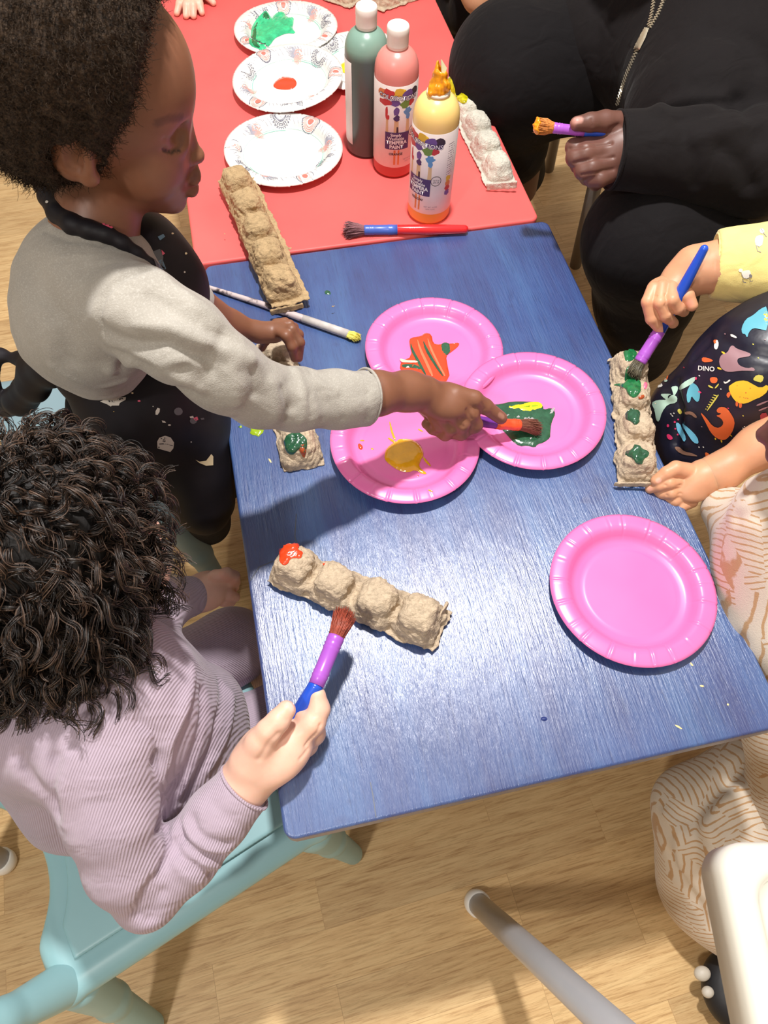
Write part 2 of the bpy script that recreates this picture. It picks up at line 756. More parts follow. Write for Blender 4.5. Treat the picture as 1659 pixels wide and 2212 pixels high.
def tri_fill(poly, step):
    P = np.array(poly, float)
    pts = []
    nb = 0
    bd = []
    for i in range(len(P)):
        a, b = P[i], P[(i + 1) % len(P)]
        m = max(1, int(np.linalg.norm(b - a) / step))
        for j in range(m):
            bd.append(a + (b - a) * j / m)
    nb = len(bd)
    B = np.array(bd)
    x0, y0 = B.min(0)
    x1, y1 = B.max(0)
    gx, gy = np.meshgrid(np.arange(x0 + step / 2, x1, step), np.arange(y0 + step / 2, y1, step))
    G = np.stack([gx.ravel(), gy.ravel()], 1)
    ins = np.zeros(len(G), bool)
    j = nb - 1
    dm = np.full(len(G), 1e9)
    for i in range(nb):
        xi, yi, xj, yj = B[i, 0], B[i, 1], B[j, 0], B[j, 1]
        c = ((yi > G[:, 1]) != (yj > G[:, 1])) & (G[:, 0] < (xj - xi) * (G[:, 1] - yi) / (yj - yi + 1e-12) + xi)
        ins ^= c
        dm = np.minimum(dm, np.hypot(G[:, 0] - xi, G[:, 1] - yi))
        j = i
    keep = ins & (dm > step * .45)
    G = G[keep]
    dm = np.concatenate([np.zeros(nb), dm[keep]])
    A = np.concatenate([B, G])
    r = delaunay_2d_cdt([Vector(a) for a in A], [], [list(range(nb))], 1, 1e-6)
    Vo = np.array([tuple(v) for v in r[0]])
    F = [tuple(f) for f in r[2]]
    dist = np.array([dm[o[0]] if len(o) else 0 for o in r[3]])
    return Vo, F, dist


def decal(targets, poly, step=4, lift=.0004, thick=0, edge=10, noise=0, seed=0, maxj=.02):
    """a skin lying on built surfaces whose outline is read off the photo; thick>0 gives it a domed body"""
    V2, F, dist = tri_fill(poly, step)
    V, ok = [], []
    for (x, y), d in zip(V2, dist):
        q = hit(targets, x, y)
        if q is None:
            V.append((0, 0, 0))
            ok.append(False)
            continue
        p, nr, _ = q
        if nr @ (CP - p) < 0:
            nr = -nr
        t = lift + (thick * (1 - (1 - min(1, d / edge)) ** 2) if thick else 0)
        if noise and d > 0:
            t += noise * float(sn(p[None], 900, seed)[0]) * min(1, d / edge)
        V.append(p + nr * max(t, lift * .5))
        ok.append(True)
    V = np.array(V)
    FF = []
    for f in F:
        if all(ok[i] for i in f):
            q = V[list(f)]
            if np.max(np.linalg.norm(q - np.roll(q, 1, 0), axis=1)) < maxj:
                a = np.cross(q[1] - q[0], q[2] - q[0])
                FF.append(f if a @ (CP - q[0]) > 0 else tuple(reversed(f)))
    used = sorted({i for f in FF for i in f})
    re = {a: b for b, a in enumerate(used)}
    return V[used], [tuple(re[i] for i in f) for f in FF]


def decals(name, targets, items, mats, parent, step=4, **kw):
    mb = MB()
    for poly, mi in items:
        V, F = decal(targets, poly, step, **kw)
        if len(F):
            mb.add(V, F, mi)
    if mb.F:
        return mb.out(name, mats, parent)


def blobpoly(cx, cy, rx, ry=None, nn=14, jit=.12, seed=0, rot=0):
    ry = ry or rx
    r = random.Random(seed)
    P = []
    for i in range(nn):
        a = 2 * math.pi * i / nn
        k = 1 + r.uniform(-jit, jit)
        x, y = rx * k * math.cos(a), ry * k * math.sin(a)
        c, s_ = math.cos(rot), math.sin(rot)
        P.append((cx + x * c - y * s_, cy + x * s_ + y * c))
    return P


def smoothp(P, it=2):
    P = np.array(P, float)
    for _ in range(it):
        Qn = np.roll(P, -1, 0)
        P = np.stack([.75 * P + .25 * Qn, .25 * P + .75 * Qn], 1).reshape(-1, 2)
    return P


def thickline(pts, w):
    P = np.array(pts, float)
    t = np.gradient(P, axis=0)
    t /= np.linalg.norm(t, axis=1)[:, None] + 1e-9
    nr = np.stack([-t[:, 1], t[:, 0]], 1) * w / 2
    return [tuple(p) for p in P + nr] + [tuple(p) for p in (P - nr)[::-1]]


def frame(a, b, up=(0, 0, 1)):
    x = np.asarray(b, float) - a
    x /= np.linalg.norm(x)
    y = np.cross(up, x)
    y /= np.linalg.norm(y)
    return np.stack([x, y, np.cross(x, y)], 1)

# ================================================================== SETTING
fl = MB().add([(-3, -2.5, 0), (3, -2.5, 0), (3, 4.5, 0), (-3, 4.5, 0), (-3, -2.5, -.05), (3, -2.5, -.05), (3, 4.5, -.05), (-3, 4.5, -.05)],
              [(0, 1, 2, 3), (7, 6, 5, 4), (0, 4, 5, 1), (1, 5, 6, 2), (2, 6, 7, 3), (3, 7, 4, 0)])
fl.out('floor', floor_mat(), smooth=False, kind='structure', loc=(0, 0, 0))

wm = simple('cream_wall_paint', srgb(232, 222, 206), .7, .03, 3)
for nm, x0, y0, x1, y1 in (('wall_left', -3.05, -2.5, -3, 4.5), ('wall_right', 3, -2.5, 3.05, 4.5), ('wall_back', -3.05, 4.5, 3.05, 4.55), ('wall_front', -3.05, -2.55, 3.05, -2.5)):
    MB().add([(x, y, z) for z in (0, 2.7) for x, y in ((x0, y0), (x1, y0), (x1, y1), (x0, y1))],
             [(3, 2, 1, 0), (4, 5, 6, 7), (0, 1, 5, 4), (1, 2, 6, 5), (2, 3, 7, 6), (3, 0, 4, 7)]).out(nm, wm, smooth=False, kind='structure')

# ================================================================== TABLES


def table(name, x0, y0, x1, y1, mat, label, top, legmat):
    t = thing(name, label, 'table', ((x0 + x1) / 2, (y0 + y1) / 2, 0))
    flat_shade(MB().slab(rrect(x0, y0, x1, y1, .012), top - .024, top, .0035).out('table_top', mat, t))
    a = MB()
    for bx in ((x0 + .04, y0 + .04, x1 - .04, y0 + .058), (x0 + .04, y1 - .058, x1 - .04, y1 - .04),
               (x0 + .04, y0 + .058, x0 + .058, y1 - .058), (x1 - .058, y0 + .058, x1 - .04, y1 - .058)):
        a.slab(rrect(*bx, .002, 2), top - .085, top - .0242, .001)
    flat_shade(a.out('rail', legmat, t))
    for lx, ly in ((x0 + .06, y0 + .15), (x1 - .06, y0 + .15), (x0 + .06, y1 - .06), (x1 - .06, y1 - .06)):
        flat_shade(MB().slab(rrect(lx - .02, ly - .02, lx + .02, ly + .02, .004, 3), 0, top - .0245, .002).out('leg', legmat, t))
    return t


MT_blue, MT_red = table_mat('blue_stained_wood', True), table_mat('red_painted_wood', False)
blue_t = table('blue_table', 0, 0, .507, .760, MT_blue, 'blue stained wooden table holding four pink paper plates', T, MT_blue)
red_t = table('red_table', -.012, .7625, .4955, 1.53, MT_red, 'red painted wooden table holding white patterned plates and paint bottles', T + .0015, MT_red)
TOPS = [o for t in (blue_t, red_t) for o in COL.objects if o.parent == t and o.name.startswith('table_top')]

# little marks that lie on the blue top
spl = MB()
for i, (x, y, r) in enumerate(((1175, 1553, 7), (708, 632, 7), (518, 922, 3), (880, 1005, 4))):
    V, F = decal(TOPS, blobpoly(x, y, r, r * .7, 10, .2, i), 2.5, .0002, .0012, 5)
    MB().add(V, F).out('paint_drop', flatc('navy_spot', (24, 44, 110)) if i == 0 else M['dgreen_paint'], blue_t)
chips = MB()
for i, (x, y, a, l) in enumerate(((1465, 1570, .5, 9), (1516, 1482, .2, 5), (583, 995, .9, 5), (1494, 1435, 1, 5), (1572, 1522, .9, 3))):
    V, F = decal(TOPS, blobpoly(x, y, l, 2.2, 8, .2, i, a), 2.5, .0002, .0008, 3)
    chips.add(V, F)
chips.out('wood_chip', flatc('pale_wood', (226, 206, 150)), blue_t, kind='stuff')
for p in (
    [(800, 1690), (806, 1720), (812, 1765)], [(640, 1110), (637, 1160), (646, 1190)], [(540, 1255), (560, 1225), (590, 1212)]):
    decals('scratch', TOPS, [(thickline(p, 2.0), 0)], [flatc('scratch_grey', (92, 98, 110))], blue_t, 3, lift=.0002)

# ================================================================== PAPER PLATES


def plate_prof(R, z):          # stamped paper plate (r, height)
    b, w, rim = R * .70, R * .80, R
    return [(0, .0012), (b * .80, .0012), (b * .84, .0005), (b * .88, .0012), (b * .94, .0014), (b, .0030),
            (b + (w - b) * .35, z * .45), (b + (w - b) * .7, z * .78), (w, z * .93), (w + .0025, z * .99), (w + .005, z), (R * .90, z * .985), (R * .965, z * .93), (rim, z * .84)]


def plate_mesh(R, z, crimps, seed):
    pr = plate_prof(R, z)
    # resample
    pts = []
    for (r0, z0), (r1, z1) in zip(pr[:-1], pr[1:]):
        m = max(1, int((r1 - r0) / .0022))
        for i in range(m):
            pts.append((r0 + (r1 - r0) * i / m, z0 + (z1 - z0) * i / m))
    pts.append(pr[-1])
    pts = np.array(pts)
    seg = 420
    r_ = np.random.default_rng(seed)
    ang = (np.arange(crimps) + r_.uniform(-.25, .25, crimps)) * 2 * math.pi / crimps
    th = np.arange(seg) * 2 * math.pi / seg
    V = []
    wob = .0006 * np.sin(th * 2 + seed) + .0004 * np.sin(th * 3 + 2 * seed)
    for r, z_ in pts:
        zz = np.full(seg, z_)
        if r > R * .72:
            for k, a in enumerate(ang):
                d = (th - a + math.pi) % (2 * math.pi) - math.pi
                fade = min(1, (r - R * .72) / (R * .06))
                st = 1 if k % 3 else .4
                zz = zz - fade * st * .0013 * np.exp(-(d * r / .0011) ** 2) + fade * st * .0006 * np.exp(-((d * r - .0022) / .0016) ** 2)
        zz = zz + wob * (r / R) ** 3
        V.append(np.stack([r * np.cos(th), r * np.sin(th), zz], 1))
    nr = len(pts)
    V = np.concatenate(V)
    under = V.copy()
    under[:, 2] -= .0009
    V = np.concatenate([V, under])
    V[:, 2] = np.maximum(V[:, 2], .0)
    F = []
    for i in range(nr - 1):
        for k in range(seg):
            a, b = i * seg + k, i * seg + (k + 1) % seg
            F.append((a, a + seg, b + seg, b))
            o = nr * seg
            F.append((o + a, o + b, o + b + seg, o + a + seg))
    for k in range(seg):
        a, b = (nr - 1) * seg + k, (nr - 1) * seg + (k + 1) % seg
        F.append((a, a + nr * seg, b + nr * seg, b))
    return V, F


NP_ = NT('pink_coated_paper')
vv = NP_.coord()
NP_.set('Base Color', NP_.ramp(NP_.noise(vv, 12, 2), [(.3, srgb(230, 112, 176)), (.7, srgb(236, 120, 182))])).set('Roughness', .3).set('Specular IOR Level', .5)
NP_.set('Coat Weight', .35).set('Coat Roughness', .15)
M['pink'] = NP_.m
V, F = plate_mesh(.0892, .0145, 21, 3)
pink0 = mk('paper_plate', V, F, M['pink'], loc=(0, 0, 0))
plates = {}
tiltm = lambda ax, deg: Matrix.Rotation(math.radians(deg), 3, ax)
for i, (key, x, y, z, rot, tx, ty, label) in enumerate((
        ('P3', .2766, .5400, .0003, .4, 0, 0, 'pink paper plate farthest from the camera with orange-red paint streaks'),
        ('P4', .2060, .4035, .0032, 2.2, 1.2, 0, 'pink paper plate under the sleeve with a yellow paint puddle'),
        ('P2', .3706, .4185, .0042, 3.9, 0.5, 1.5, 'pink paper plate with green and yellow paint and a brush tip in it'),
        ('P1', .4033, .1690, .0003, 5.2, 0, 0, 'clean pink paper plate with nothing on it, near the table corner'))):
    o = pink0 if i == 0 else pink0.copy()
    if i:
        COL.objects.link(o)
    o.location = (x, y, T + z)
    o.rotation_euler = (math.radians(tx), math.radians(ty), rot)
    o['label'] = label
    o['category'] = 'plate'
    o['group'] = 'pink paper plates on the blue table'
    ORG[o] = np.array([x, y, T + z])
    plates[key] = o


def bvh_xf(o):                 # collision mesh for a rotated object
    Rm = np.array(o.rotation_euler.to_matrix())
    V = (geo(o) - ORG[o]) @ Rm.T + ORG[o]
    F = [list(p.vertices) for p in o.data.polygons]
    _B[o] = BVHTree.FromPolygons(V.tolist(), F)
    return Rm


def add_paint(pl, name, polys, mats, label, **kw):
    """paint body poured on a plate: made in place, then expressed in the plate's own frame"""
    Rm = np.array(pl.rotation_euler.to_matrix())
    if pl not in _B:
        bvh_xf(pl)
    mb = MB()
    for it in polys:
        poly, mi = it[0], it[1]
        k = dict(kw)
        if len(it) > 2:
            k.update(it[2])
        st = k.pop('step', 5)
        V, F = decal([pl], smoothp(poly, 1), st, **k)
        if len(F):
            mb.add(V, F, mi)
    V = (np.array(mb.V) - ORG[pl]) @ Rm
    o = mk(name, V, mb.F, mats, None, midx=mb.M, loc=(0, 0, 0))
    o.location = (0, 0, 0)
    o.parent = pl
    if label:
        o['label'] = label
    return o


c8 = lambda pts, ox, oy, s: [(ox + x / s, oy + y / s) for x, y in pts]
k3 = lambda *p: c8(p, 560, 620, 2.183)        # zoomed view used to read outlines
# plate with streaks of orange red and green
add_paint(plates['P3'], 'paint', [
    (k3((662, 392), (668, 352), (722, 328), (706, 262), (712, 240), (765, 232), (780, 216), (812, 222), (820, 268), (850, 272), (868, 268), (905, 268), (944, 262), (940, 280), (908, 306), (880, 324), (888, 372), (900, 432), (840, 470), (760, 440), (700, 420)), 0, dict(thick=.0013, edge=7, noise=.0005)),
    (k3((855, 275), (875, 262), (900, 272), (905, 300), (885, 325), (862, 322)), 1, dict(lift=.0014, thick=.0008, edge=5)),
    (k3((668, 372), (700, 366), (745, 372), (770, 395), (720, 384), (680, 385)), 1, dict(lift=.0020, thick=.0004, edge=4)),
    (k3((712, 262), (726, 300), (760, 360), (790, 420), (780, 420), (745, 362), (714, 300)), 1, dict(lift=.0021, thick=.0003, edge=3, step=3)),
    (k3((770, 250), (790, 290), (830, 360), (870, 425), (862, 425), (815, 360), (780, 300)), 1, dict(lift=.0022, thick=.0003, edge=3, step=3)),
    (k3((742, 240), (765, 300), (800, 370), (822, 425), (810, 425), (785, 370), (752, 300)), 2, dict(lift=.0022, thick=.0005, edge=3, step=3)),
    (k3((790, 235), (812, 290), (845, 360), (880, 425), (870, 425), (830, 350), (800, 290)), 2, dict(lift=.0022, thick=.0005, edge=3, step=3)),
    (k3((660, 340), (690, 350), (740, 352), (752, 362), (700, 362), (668, 360)), 3, dict(lift=.0024, thick=.0003, edge=3, step=3)),
], [M['red_paint'], M['dgreen_paint'], flatc('salmon_paint', (250, 120, 84), .2), flatc('pale_pink_paint', (250, 190, 176), .2)], 'orange-red paint with green streaks')
# yellow puddle
add_paint(plates['P4'], 'paint', [
    (k3((590, 792), (600, 760), (640, 730), (680, 714), (730, 722), (762, 748), (778, 790), (760, 820), (752, 850), (795, 882), (770, 884), (735, 862), (700, 878), (655, 866), (612, 836), (592, 815)), 0, dict(thick=.0034, edge=13, noise=.0007)),
    (k3((612, 636), (618, 636), (632, 690), (646, 720), (636, 722), (622, 690)), 0, dict(thick=.0008, edge=3, step=3)),
    (k3((602, 712), (618, 712), (648, 734), (640, 740)), 0, dict(thick=.0008, edge=3, step=3)),
], [M['yellow_paint']], 'thick yellow paint puddle')
for it in [
    (k3((770, 800), (780, 805), (812, 845), (805, 847), (778, 822)), 0, dict(thick=.0006, edge=3, step=3)),
    (k3((795, 955), (808, 957), (822, 968), (800, 962)), 0, dict(thick=.0006, edge=3, step=3)),
    (k3((745, 668), (760, 672), (776, 684), (758, 680)), 0, dict(thick=.0006, edge=3, step=3)),
    (k3((526, 760), (536, 760), (540, 768), (530, 768)), 0, dict(thick=.0008, edge=3, step=3)),
]:
    add_paint(plates['P4'], 'paint_spot', [it], [M['yellow_paint']], None)
for it in [
    (k3((464, 742), (474, 738), (490, 752), (486, 768), (470, 766)), 0, dict(thick=.0014, edge=4, step=2.5)),
    (k3((474, 722), (494, 722), (496, 727), (476, 727)), 1, dict(thick=.0004, edge=3, step=2.5)),
    (k3((746, 888), (752, 888), (752, 894), (746, 894)), 0, dict(thick=.0004, edge=3, step=2.5)),
]:
    add_paint(plates['P4'], 'paint_spot', [it], [M['red_paint'], M['orange_paint']], None)
# green puddle with yellow and white streaks
add_paint(plates['P2'], 'paint', [
    (k3((1092, 556), (1140, 552), (1190, 540), (1260, 540), (1318, 545), (1338, 560), (1340, 580), (1372, 570), (1390, 580), (1396, 600), (1384, 625), (1376, 650), (1372, 690), (1372, 712), (1340, 735), (1312, 742), (1300, 758), (1262, 748), (1228, 752), (1196, 730), (1170, 700), (1140, 668), (1120, 640), (1108, 600)), 0, dict(thick=.0016, edge=9, noise=.0004)),
    (k3((1160, 566), (1230, 556), (1290, 545), (1325, 548), (1338, 568), (1310, 584), (1260, 590), (1240, 586), (1200, 582)), 1, dict(lift=.0018, thick=.0006, edge=4)),
    (k3((1150, 600), (1200, 604), (1290, 618), (1340, 640), (1290, 636), (1200, 624), (1160, 616)), 2, dict(lift=.0018, thick=.0003, edge=4)),
    (k3((1384, 570), (1396, 578), (1352, 636), (1340, 628)), 2, dict(lift=.0018, thick=.0003, edge=4)),
    (k3((1262, 716), (1300, 704), (1336, 716), (1300, 728), (1268, 726)), 2, dict(lift=.0018, thick=.0002, edge=4)),
    (k3((1230, 572), (1290, 560), (1330, 562), (1290, 572)), 3, dict(lift=.0024, thick=.0003, edge=3, step=3)),
], [M['dgreen_paint'], M['bright_yellow'], flatc('pale_mauve_paint', (170, 168, 170), .2), flatc('lime_paint', (150, 180, 30), .2)], 'dark green paint with a yellow streak')

# ---- white patterned plates
M['white_paper'] = simple('white_coated_paper', srgb(224, 223, 219), .38, .02, 30, coat=.2)
V, F = plate_mesh(.0917, .0150, 30, 9)
white0 = mk('paper_plate', V, F, M['white_paper'], loc=(0, 0, 0))
prw = np.array(plate_prof(.0917, .0150))
zof = lambda r: np.interp(r, prw[:, 0], prw[:, 1])
pat_m = [flatc('print_coral', (238, 120, 106)), flatc('print_navy', (58, 60, 96)), flatc('print_grey', (168, 168, 182)), flatc('print_mint', (140, 206, 184)), flatc('print_blush', (232, 166, 156))]


def pattern_mesh(seed):
    r_ = random.Random(seed)
    mb = MB()
    R = .0917

    def ln(pts, w, mi):
        pp = []
        for a, b in zip(pts[:-1], pts[1:]):
            m = max(1, int(math.hypot(b[0] - a[0], b[1] - a[1]) / .0015))
            pp += [(a[0] + (b[0] - a[0]) * i / m, a[1] + (b[1] - a[1]) * i / m) for i in range(m)]
        pp.append(pts[-1])
        pp = [p for p in pp if math.hypot(*p) < R * .985]
        if len(pp) < 2:
            return
        P = np.array(pp)
        t = np.gradient(P, axis=0)
        t /= np.linalg.norm(t, axis=1)[:, None] + 1e-12
        nn_ = np.stack([-t[:, 1], t[:, 0]], 1) * w / 2
        L, Rr = P + nn_, P - nn_
        V_ = [(x, y, zof(math.hypot(x, y)) + .00045) for x, y in np.concatenate([L, Rr])]
        k = len(P)
        mb.add(V_, [(i, i + k, i + k + 1, i + 1) for i in range(k - 1)], mi)

    def disc(cx, cy, rx, ry, rot, mi, nn_=14):
        V_, F_ = [], []
        for q in range(4):
            for i in range(nn_):
                a = 2 * math.pi * i / nn_
                x, y = rx * q / 3 * math.cos(a), ry * q / 3 * math.sin(a)
                x, y = cx + x * math.cos(rot) - y * math.sin(rot), cy + x * math.sin(rot) + y * math.cos(rot)
                rr = math.hypot(x, y)
                if rr > R * .985:
                    x, y = x * R * .985 / rr, y * R * .985 / rr
                V_.append((x, y, zof(math.hypot(x, y)) + .0005))
        for q in range(3):
            for i in range(nn_):
                F_.append((q * nn_ + i, (q + 1) * nn_ + i, (q + 1) * nn_ + (i + 1) % nn_, q * nn_ + (i + 1) % nn_))
        mb.add(V_, F_, mi)
    arc = lambda cx, cy, r, a0, a1, k=14: [(cx + r * math.cos(a0 + (a1 - a0) * i / k), cy + r * math.sin(a0 + (a1 - a0) * i / k)) for i in range(k + 1)]
    a = r_.uniform(0, 6.28)
    for j in range(9):
        kind = j % 3
        rr = R * r_.uniform(.80, .88)
        cx, cy = rr * math.cos(a), rr * math.sin(a)
        if kind == 0:        # rosette with ringed dashes
            s = r_.uniform(.0125, .016)
            disc(cx, cy, s * .34, s * .3, a, 0)
            for q, mi in ((.5, 4), (.62, 4), (.74, 4)):
                ln(arc(cx, cy, s * q, 0, 6.283, 30), .0007, mi)
            for i in range(40):
                b = i * 6.283 / 40
                disc(cx + s * .93 * math.cos(b), cy + s * .93 * math.sin(b), .0008, .0008, 0, 1, 6)
            for i in range(26):
                b = i * 6.283 / 26
                ln([(cx + s * .78 * math.cos(b), cy + s * .78 * math.sin(b)), (cx + s * .86 * math.cos(b), cy + s * .86 * math.sin(b))], .0005, 4)
        elif kind == 1:      # dotted scallops and a mint stem
            for q in (.016, .0125, .009):
                b0 = a + 1.2
                for i in range(17):
                    b = b0 + i * 3.4 / 16
                    disc(cx + q * math.cos(b), cy + q * math.sin(b), .0008, .0008, 0, 1, 6)
                ln(arc(cx, cy, q - .0014, b0, b0 + 3.4), .0004, 1)
            ln(arc(0, 0, R * .66, a - .1, a + .75, 20), .0012, 3)
        else:                # grey or blush branching leaves
            for mi, sg in ((2, 1), (4, -1)):
                x0, y0 = cx * .86, cy * .86
                for i in range(11):
                    b = a + sg * (.5 + .16 * i) - .8
                    l = .012 + .004 * math.sin(i)
                    p = arc(x0 + l * .5 * math.cos(b), y0 + l * .5 * math.sin(b), l * .5, b + math.pi, b + math.pi + 2.4 * sg, 6)
                    ln(p, .0008, mi)
                    ln([(x0, y0), (x0 + l * math.cos(b), y0 + l * math.sin(b))], .0007, mi)
        a += 2 * math.pi / 9 + r_.uniform(-.06, .06)
    for i in range(70):      # grey feather strokes round the rim
        b = i * 6.283 / 70 + r_.uniform(-.02, .02)
        r0 = R * r_.uniform(.74, .8)
        ln([(r0 * math.cos(b), r0 * math.sin(b)), (r0 * 1.12 * math.cos(b + .06), r0 * 1.12 * math.sin(b + .06))], .0006, 2)
    ln(arc(0, 0, R * .69, 0, 6.283, 90), .0004, 3)
    return mb


wl = []
for i, (x, y, z, tx, ty, label) in enumerate((
        (.3140, 1.195, .0003, 0, 0, 'white patterned paper plate half hidden behind the green bottle'),
        (.2011, 1.314, .0030, -1.2, -1.6, 'white patterned paper plate with a mound of green paint'),
        (.1805, 1.150, .0105, 1.2, -4.2, 'white patterned paper plate with one round red paint drop'),
        (.1466, .9796, .0003, 0, 0, 'empty white patterned paper plate nearest the blue table'))):
    o = white0 if i == 0 else white0.copy()
    if i:
        COL.objects.link(o)
    o.location = (x, y, T + .0015 + z)
    o.rotation_euler = (math.radians(tx), math.radians(ty), 0)
    o['label'] = label
    o['category'] = 'plate'
    o['group'] = 'white patterned paper plates on the red table'
    ORG[o] = np.array([x, y, T + .0015 + z])
    p = pattern_mesh(i + 3).out('printed_pattern', pat_m, None, loc=(0, 0, 0))
    p.parent = o
    p.location = (0, 0, 0)
    wl.append(o)
k0 = lambda *p: c8(p, 340, 0, 3.95)
add_paint(wl[1], 'paint', [
    (k0((775, 330), (800, 300), (800, 240), (840, 170), (885, 120), (920, 88), (945, 110), (975, 165), (1000, 120), (1050, 95), (1085, 110), (1100, 150), (1165, 145), (1160, 210), (1150, 240), (1185, 290), (1100, 285), (1040, 310), (1000, 330), (960, 390), (905, 435), (850, 415), (790, 390)), 0, dict(thick=.0035, edge=9, noise=.0011, step=3)),
    (k0((885, 140), (915, 100), (940, 130), (965, 185), (940, 190), (905, 170)), 1, dict(lift=.004, thick=.0008, edge=4, step=2.5)),
    (k0((800, 340), (820, 260), (850, 190), (862, 200), (840, 290), (850, 380), (880, 420), (820, 400)), 1, dict(lift=.0035, thick=.0012, edge=4, step=2.5)),
], [M['mint_paint'], M['green_paint']], 'green paint mound')
add_paint(wl[2], 'paint', [
    (k0((984, 730), (1010, 690), (1060, 660), (1110, 655), (1160, 668), (1190, 700), (1185, 735), (1150, 762), (1100, 768), (1050, 765), (1005, 755)), 0, dict(thick=.0032, edge=10, step=3)),
], [M['red_paint']], 'round glossy red paint drop')
add_paint(wl[0], 'paint', [(blobpoly(754, 146, 18, 16, 14, .15, 4), 0, dict(thick=.003, edge=8, step=3))], [M['bright_yellow']], 'yellow paint')

# ================================================================== PAINT BOTTLES


def text_mesh(body, size, bold=0.0, align='CENTER'):
    cu = bpy.data.curves.new('t', 'FONT')
    cu.body = body
    cu.size = size
    cu.align_x = align
    cu.align_y = 'CENTER'
    cu.offset = bold
    cu.resolution_u = 3
    ob = bpy.data.objects.new('t', cu)
    COL.objects.link(ob)
    bpy.context.view_layer.update()
    me = bpy.data.meshes.new_from_object(ob.evaluated_get(bpy.context.evaluated_depsgraph_get()))
    V = [(v.co.x, v.co.y) for v in me.vertices]
    F = [tuple(p.vertices) for p in me.polygons]
    bpy.data.objects.remove(ob)
    bpy.data.meshes.remove(me)
    return V, F


